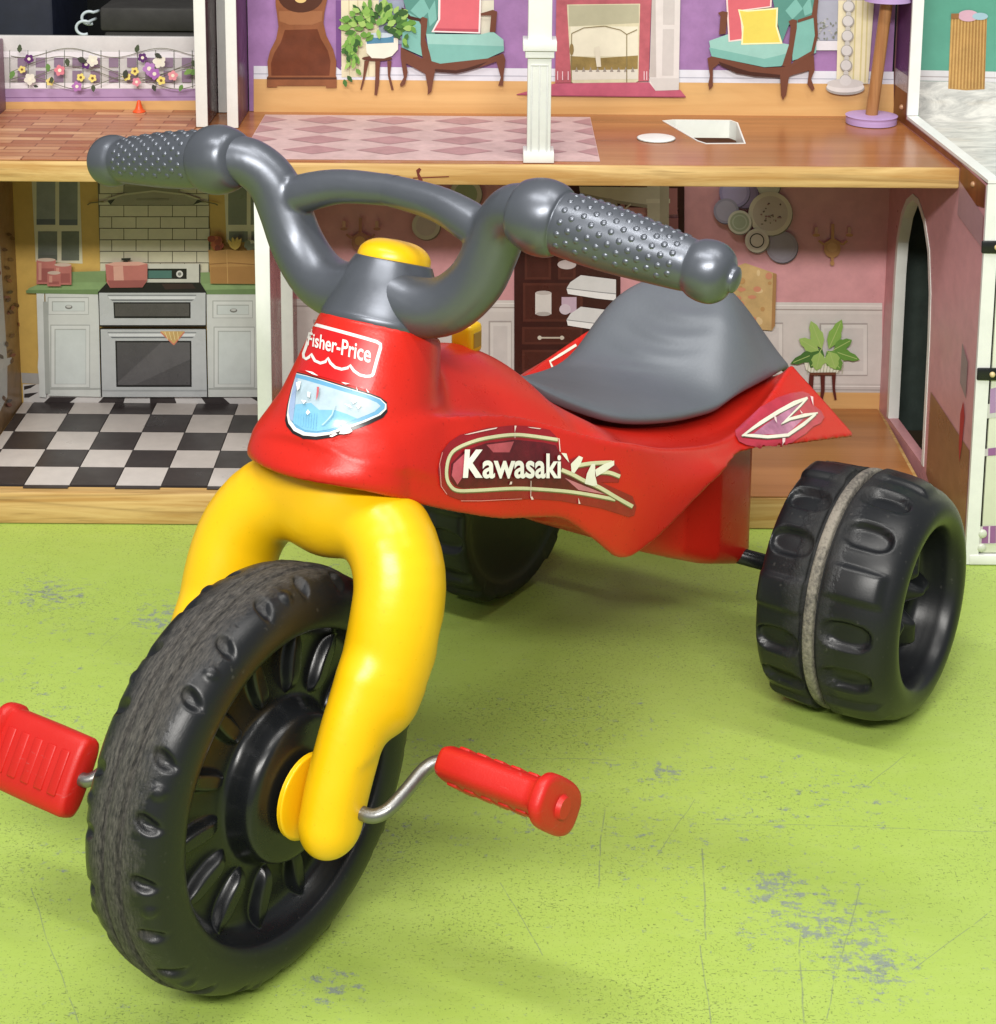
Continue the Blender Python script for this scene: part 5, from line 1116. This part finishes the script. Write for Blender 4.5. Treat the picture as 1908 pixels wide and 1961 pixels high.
# ------------------------------------------------------------------ fork, crank, pedals
def build_fork():
    low = [(0.008, 0.060, 0.116, 0.0208), (0.002, 0.0605, 0.134, 0.0214), (-0.005, 0.061, 0.150, 0.0216), (-0.013, 0.062, 0.168, 0.0218), (-0.024, 0.063, 0.188, 0.0218)]
    low = [(a, b * 1.22, c, d) for a, b, c, d in smooth_profile(low, 3)]
    leg = [(-0.0345, 0.0632, 0.1790, 0.0285), (-0.042, 0.0635, 0.194, 0.0305), (-0.051, 0.0635, 0.218, 0.0310), (-0.059, 0.060, 0.238, 0.0304), (-0.066, 0.048, 0.2555, 0.0290), (-0.070, 0.028, 0.2655, 0.0270), (-0.071, 0.010, 0.2680, 0.0262), (-0.071, -0.005, 0.2680, 0.0262)]
    leg = [(a, b * 1.22, c, d) for a, b, c, d in leg]
    leg = smooth_profile(leg, 3); h = 0.0022; lo = (-0.125, -0.006, 0.088); hi = (0.035, 0.102, 0.315)
    X, Y, Z = grid(lo, hi, h); F = smin(sd_path(X, Y * 1.22, Z, leg), sd_path(X, Y * 1.22, Z, low), 0.007) * 0.9
    F = smin(F, sd_path(X, Y, Z, [(-0.072, 0, 0.264, 0.029), (-0.092, 0, 0.300, 0.031)]), 0.014)
    # little moulded nicks down the rear edge
    for q in ((-0.0690, 0.0845, 0.205), (-0.0600, 0.0840, 0.181), (-0.045, 0.066, 0.150)):
        F = smax(F, -(np.sqrt((X - q[0]) ** 2 + (Y - q[1]) ** 2 + (Z - q[2]) ** 2) - 0.0075), 0.002)
    # flat on the outer side near the axle
    F = smax(F, Y - 0.0775 - np.clip(Z - 0.15, 0, 1) * 0.6, 0.004)
    P, Q = nets(F, lo, h, 3)
    M2 = P.copy(); M2[:, 1] *= -1
    keep = P[:, 1] > -0.0045
    fk = np_mesh('fork', np.vstack([P, M2]), np.vstack([Q, Q[:, ::-1] + len(P)]), M_YEL, TRI)
    for s in (1, -1):
        o = lathe(smooth_profile([(0.0, 0.0), (0.0225, 0.0), (0.0245, 0.0008), (0.0245, 0.0022), (0.0230, 0.0030), (0.0, 0.0034)], 3), 36, M_YEL, 'hub_washer', TRI)
        o.location = (0.004, s * 0.0375, RF); o.rotation_euler = (0, 0, 0); o.scale = (1, s, 1)
build_fork()

def build_crank():
    ca, cz = -0.042, 0.0195
    half = [(0, 0.05, RF), (0, 0.072, RF), (-0.001, 0.083, RF), (-0.007, 0.0895, RF + 0.003), (-0.020, 0.0925, RF + 0.009), (-0.034, 0.0945, RF + 0.0155), (-0.0405, 0.099, RF + 0.019), (-0.042, 0.106, RF + 0.0195), (-0.042, 0.125, RF + 0.0195), (-0.042, 0.178, RF + 0.0195)]
    path = [(-x, -y, 2 * RF - z) for x, y, z in half[::-1]] + half
    tube(smooth_profile(path, 4), 0.0042, M_STEEL, 'crank', TRI, seg=14)
    def pedal(s, b):
        """block with ribbed broad faces; b = direction of its breadth in the (x, z) plane"""
        bx_, bz_ = b; l = math.hypot(bx_, bz_); bx_, bz_ = bx_ / l, bz_ / l
        R_ = Matrix(((bx_, 0, -bz_), (0, 1, 0), (bz_, 0, bx_)))          # columns: breadth, axle, thickness
        prof = [(0.0, 0.0200, 0.0070), (0.0012, 0.0228, 0.0090), (0.004, 0.0240, 0.0100), (0.030, 0.0242, 0.0104), (0.060, 0.0240, 0.0102), (0.0640, 0.0238, 0.0102), (0.0652, 0.0250, 0.0130), (0.0668, 0.0258, 0.0152), (0.0705, 0.0258, 0.0152), (0.0722, 0.0250, 0.0142), (0.0730, 0.0225, 0.0115)]
        NS = 40; V = []; Fc = []
        for y_, a_, c_ in prof:
            ex = 2 / 3.6 if y_ < 0.0645 else 2 / 3.0
            for k in range(NS):
                th = 2 * math.pi * k / NS; cx_, sx_ = math.cos(th), math.sin(th)
                V.append(R_ @ Vector((a_ * math.copysign(abs(cx_) ** ex, cx_), y_, c_ * math.copysign(abs(sx_) ** ex, sx_))))
        for i_ in range(len(prof) - 1):
            for k in range(NS): k2 = (k + 1) % NS; Fc.append((i_ * NS + k, i_ * NS + k2, (i_ + 1) * NS + k2, (i_ + 1) * NS + k))
        Fc.append(tuple(range(NS))[::-1]); Fc.append(tuple((len(prof) - 1) * NS + k for k in range(NS)))
        bm = bmesh.new(); vs = [bm.verts.new(v) for v in V]
        for f_ in Fc: bm.faces.new([vs[k] for k in f_])
        o = bm_obj('pedal', bm, M_REDP, TRI, smooth=True, angle=50)
        o.location = (ca if s > 0 else -ca, s * (0.110 if s > 0 else 0.104), RF + (cz if s > 0 else -cz)); o.scale = (1, s, 1)
        for sd in (1, -1):
            for k in range(5):
                bm = bmesh.new(); y0 = 0.007 + k * 0.0115
                bbox_bm(bm, -0.0135, 0.0135, y0, y0 + 0.0070, 0.0088 if sd > 0 else -0.0111, 0.0111 if sd > 0 else -0.0088, 0.0010, 2)
                bmesh.ops.transform(bm, matrix=R_.to_4x4(), verts=bm.verts); bm_obj('rib', bm, M_REDP, o, smooth=True, angle=50)
        bm = bmesh.new(); bmesh.ops.create_cone(bm, cap_ends=True, segments=20, radius1=0.0072, radius2=0.0060, depth=0.003)
        bmesh.ops.rotate(bm, cent=(0, 0, 0), matrix=Matrix.Rotation(-math.pi / 2, 3, 'X'), verts=bm.verts); bmesh.ops.translate(bm, vec=(0, 0.0742, 0), verts=bm.verts)
        bm_obj('pedal_cap', bm, M_REDP, o, smooth=True, angle=40)
    pedal(1, (0.80, 0.66)); pedal(-1, (0.50, -0.80))
build_crank()

# ------------------------------------------------------------------ wheels
def build_front_wheel():
    half = [(0.0905, 0.0235), (0.0915, 0.0262), (0.0950, 0.0285), (0.1000, 0.0295), (0.1070, 0.0290), (0.1135, 0.0265), (0.1182, 0.0218), (0.1210, 0.0150), (0.1218, 0.0085), (0.1200, 0.0070), (0.1200, 0.0048), (0.1226, 0.0036), (0.1233, 0.0)]
    half = smooth_profile(half, 6)
    prof = half + [(r, -s) for r, s in half[::-1][1:]]
    def disp(t, i, r, s):
        if r < 0.104: return (0, 0)
        sd = 1 if s > 0 else -1; a = abs(s); dr = 0.0; ds = 0.0
        ph = t * 22 / (2 * math.pi) + (0.5 if sd < 0 else 0); d = (ph - round(ph)) * (2 * math.pi / 22) * 0.12     # metres round the tread
        c = (a - 0.0205) / 0.0055
        e = (d + (a - 0.02) * 0.35) / 0.0042
        n = math.exp(-(e * e + c * c) ** 2.2)
        dr -= 0.0030 * n; ds -= sd * 0.0032 * n
        ph2 = ph + 0.5; k2 = round(ph2)
        if k2 % 2 == 0:
            d2 = (ph2 - k2) * (2 * math.pi / 22) * 0.12; m_ = math.exp(-((d2 / 0.0036) ** 2 + ((a - 0.0225) / 0.0034) ** 2) ** 2)
            dr += 0.0010 * m_; ds += sd * 0.0010 * m_
        return (dr, ds)
    wh = lathe(prof, 704, M_TYRE, 'front_wheel', TRI, disp=disp, uvr=RF); wh.location = (0, 0, RF)
    # dished disc with radial blades and hub, both faces
    for s in (1, -1):
        pr = smooth_profile([(0.0925, 0.0250), (0.0895, 0.0180), (0.0850, 0.0120), (0.0780, 0.0100), (0.0660, 0.0105), (0.0540, 0.0120), (0.0480, 0.0140), (0.0455, 0.0200), (0.0440, 0.0280), (0.0410, 0.0315), (0.0340, 0.0330), (0.0250, 0.0335), (0.0, 0.0335)], 8)
        def dd(t, i, r, z):
            if not 0.047 < r < 0.0895: return (0, 0)
            ph = t * 14 / (2 * math.pi); d = (ph - round(ph)) * 2 * math.pi / 14 * r
            rad = (r - 0.0695) / 0.0185; hw_ = 0.0072 * math.sqrt(max(0, 1 - rad * rad)) + 1e-5
            m_ = 1 / (1 + math.exp((abs(d) / hw_ - 0.75) * 14)) if abs(rad) < 1 else 0
            return (0, 0.0075 * m_ * (1 - abs(rad) ** 4))
        o = lathe([(r, z * s) for r, z in pr], 840, M_BLACKP, 'wheel_disc', wh, disp=(lambda t, i, r, z, s=s: (0, s * dd(t, i, r, abs(z))[1])))
build_front_wheel()

def build_rear_wheel(s):
    W0, W1 = 0.1274, 0.2324; mid = 0.172
    pr = [(0.0, W0 + 0.006), (0.060, W0 + 0.006), (0.076, W0 + 0.003), (0.0835, W0 + 0.002), (0.0872, W0 + 0.0055), (0.0885, W0 + 0.012), (0.0893, W0 + 0.025), (0.0895, mid - 0.008), (0.0862, mid - 0.0055), (0.0862, mid + 0.0055), (0.0895, mid + 0.008), (0.0892, W1 - 0.036), (0.0880, W1 - 0.024), (0.0850, W1 - 0.013), (0.0800, W1 - 0.005), (0.0735, W1 - 0.0008), (0.0670, W1), (0.0610, W1 - 0.0025), (0.0580, W1 - 0.009), (0.0570, W1 - 0.016), (0.0555, W1 - 0.0235), (0.0530, W1 - 0.030), (0.0480, W1 - 0.0335), (0.0420, W1 - 0.035), (0.0360, W1 - 0.035), (0.0300, W1 - 0.0345), (0.0240, W1 - 0.034), (0.0180, W1 - 0.033), (0.0120, W1 - 0.032), (0.0070, W1 - 0.0305), (0.0030, W1 - 0.030), (0.0, W1 - 0.030)]
    prof = smooth_profile(pr, 5)
    def disp(t, i, r, z):
        if r > 0.078:
            dr = 0.0
            for c, ln, ph0 in ((mid + 0.0285, 0.0185, 0.0), (W0 + 0.0205, 0.0175, 0.5)):
                ph = t * 15 / (2 * math.pi) + ph0; k = round(ph); d = (ph - k) * 2 * math.pi / 15 * 0.09
                a = (z - c) / ln
                if k % 3 != 2:
                    q = (abs(a) ** 2.6 + abs(d / 0.0105) ** 2.6); m_ = 1 / (1 + math.exp(min((q - 0.85) * 9, 40)))
                    dr -= 0.0062 * m_; rim = math.exp(-((q - 1.15) / 0.25) ** 2); dr += 0.0007 * rim
                else:
                    q = max(abs(a) / 1.2, abs(d / 0.0125)); m_ = 1 / (1 + math.exp(min((q - 0.92) * 26, 40))); dr += 0.0034 * m_
            return (dr, 0)
        if r < 0.0552 and W1 - 0.06 < z < W1 - 0.0225:
            ph = t * 5 / (2 * math.pi) + 0.2; d = (ph - round(ph)) * 2 * math.pi / 5 * r
            hw_ = 0.0060 + 0.15 * r; sa = min(1, max(0, (r - 0.006) / 0.016)); sb = min(1, max(0, (r - 0.036) / 0.0135))
            m_ = math.exp(-(d / hw_) ** 2) * sa * sa * (3 - 2 * sa) * (1 - sb * sb * (3 - 2 * sb))
            return (0, 0.019 * m_)
        return (0, 0)
    wh = lathe([(r, z - mid) for r, z in prof], 294, M_RTYRE, 'rear_wheel', TRI, disp=lambda t, i, r, z: disp(t, i, r, z + mid), uvr=RR)
    wh.location = (-WB_, s * mid, RR); wh.scale = (1, s, 1); wh.rotation_euler = (0, 0.35, 0)
    lathe(smooth_profile([(0.0855, -0.0042), (0.0895, -0.0036), (0.0906, -0.0018), (0.0906, 0.0018), (0.0895, 0.0036), (0.0855, 0.0042)], 3), 200, M_SEAM, 'tread_seam', wh)
for s in (1, -1): build_rear_wheel(s)
tube([(-WB_, -0.135, RR), (-WB_, 0.135, RR)], 0.0065, M_BLACKP, 'rear_axle', TRI, seg=16)

# ------------------------------------------------------------------ handlebar
def build_bars():
    hx, hz = -0.1215, 0.3655; dx, dz = -0.34, 0.94
    ang = math.atan2(dx, dz)
    col = lathe(smooth_profile([(0.030, -0.002), (0.0365, -0.001), (0.0378, 0.0010), (0.0378, 0.0035), (0.0368, 0.0060), (0.0345, 0.0140), (0.0310, 0.0250), (0.0270, 0.0345), (0.0250, 0.0385), (0.0238, 0.0400), (0.0190, 0.0405), (0.0, 0.0405)], 4), 64, M_GREY, 'steering_collar', TRI, axis='z')
    col.location = (hx, 0, hz); col.rotation_euler = (0, ang, 0)
    cap = lathe(smooth_profile([(0.0232, 0.0385), (0.0232, 0.0420), (0.0218, 0.0460), (0.0175, 0.0500), (0.0105, 0.0525), (0.0, 0.0532)], 5), 48, M_YEL, 'collar_cap', TRI, axis='z', disp=lambda t, i, r, s: (0.0006 * math.cos(2 * t) * r / 0.02, 0))
    cap.location = (hx, 0, hz); cap.rotation_euler = (0, ang, 0)
    arm = [(-0.119, 0.012, 0.386, 0.0185), (-0.120, 0.030, 0.3825, 0.0185), (-0.1225, 0.050, 0.3875, 0.0180), (-0.125, 0.068, 0.4045, 0.0172), (-0.1255, 0.0790, 0.4260, 0.0166), (-0.1235, 0.0880, 0.4440, 0.0160), (-0.118, 0.1010, 0.4550, 0.0155), (-0.113, 0.1180, 0.4565, 0.0155)]
    arm = smooth_profile(arm, 4)
    bar = smooth_profile([(-0.1255, 0.0800, 0.4320, 0.0125), (-0.1280, 0.0600, 0.4400, 0.0122), (-0.1300, 0.0350, 0.4465, 0.0108), (-0.1310, 0.0, 0.4490, 0.0098), (-0.1310, -0.006, 0.4490, 0.0098)], 4)
    h = 0.0019; lo = (-0.160, -0.0057, 0.355); hi = (-0.085, 0.126, 0.482)
    X, Y, Z = grid(lo, hi, h)
    F = smin(sd_path(X, Y, Z, arm), sd_path(X, Y, Z, bar), 0.0015)
    P, Q = nets(F, lo, h, 3)
    M2 = P.copy(); M2[:, 1] *= -1
    np_mesh('handlebar', np.vstack([P, M2]), np.vstack([Q, Q[:, ::-1] + len(P)]), M_GREY, TRI)
    A = Vector((-0.112, 0.116, 0.4560)); B = Vector((-0.1215, 0.2375, 0.4365)); d = (B - A); L_ = d.length
    prof = smooth_profile([(0.0, -0.012), (0.0150, -0.011), (0.0200, -0.005), (0.0224, 0.004), (0.0220, 0.0125), (0.0200, 0.0175), (0.0184, 0.0190), (0.0186, 0.0215), (0.0190, 0.035), (0.0184, 0.055), (0.0170, 0.075), (0.0154, 0.0940), (0.0148, 0.0985), (0.0150, 0.1000), (0.0168, 0.1040), (0.0176, 0.1100), (0.0166, 0.1160), (0.0130, 0.1210), (0.0080, 0.1235), (0.0072, 0.1260), (0.0040, 0.1275), (0.0, 0.1278)], 4)
    def rad(sv):
        return float(np.interp(sv, [p[1] for p in prof], [p[0] for p in prof]))
    for s in (1, -1):
        dv = Vector((d.x, s * d.y, d.z)); q = dv.to_track_quat('Z', 'Y')
        g = lathe(prof, 72, M_GREY, 'grip', TRI, axis='z'); g.location = (A.x, s * A.y, A.z); g.rotation_mode = 'QUATERNION'; g.rotation_quaternion = q
        V = []; Fc = []
        rows = 12
        for r_ in range(rows):
            sv = 0.0250 + r_ * 0.0061; R_ = rad(sv); n = 16
            for c in range(n):
                a = 2 * math.pi * (c + 0.5 * (r_ % 2)) / n
                o = Vector((math.cos(a), math.sin(a), 0)); ta = Vector((-math.sin(a), math.cos(a), 0)); cen = o * R_ + Vector((0, 0, sv))
                if (q @ o).z < -0.5: continue
                b0 = len(V)
                for rr, hh in ((0.00210, -0.0002), (0.00165, 0.00040), (0.00090, 0.00078)):
                    for k in range(8): an = k * math.pi / 4; V.append(cen + ta * rr * math.cos(an) + Vector((0, 0, 1)) * rr * math.sin(an) + o * hh)
                V.append(cen + o * 0.00088)
                for lv in range(2):
                    for k in range(8): k2 = (k + 1) % 8; Fc.append((b0 + lv * 8 + k, b0 + lv * 8 + k2, b0 + lv * 8 + 8 + k2, b0 + lv * 8 + 8 + k))
                for k in range(8): Fc.append((b0 + 16 + k, b0 + 16 + (k + 1) % 8, b0 + 24))
        mesh('grip_studs', V, Fc, M_GREY, g, smooth=True, kind='stuff')
    # yellow key behind the collar
    bm = bmesh.new(); bbox_bm(bm, -0.0075, 0.0075, -0.0085, 0.0085, 0, 0.021, 0.0035, 3)
    k = bm_obj('toy_key', bm, M_YEL, TRI, smooth=True, angle=50); k.location = (-0.2125, 0.002, 0.322)
    bm = bmesh.new(); bbox_bm(bm, -0.0042, 0.0042, 0.0083, 0.0090, 0.005, 0.0155, 0.0003, 1); bm_obj('key_slot', bm, pm((170, 130, 20), 0.4), k)
build_bars()
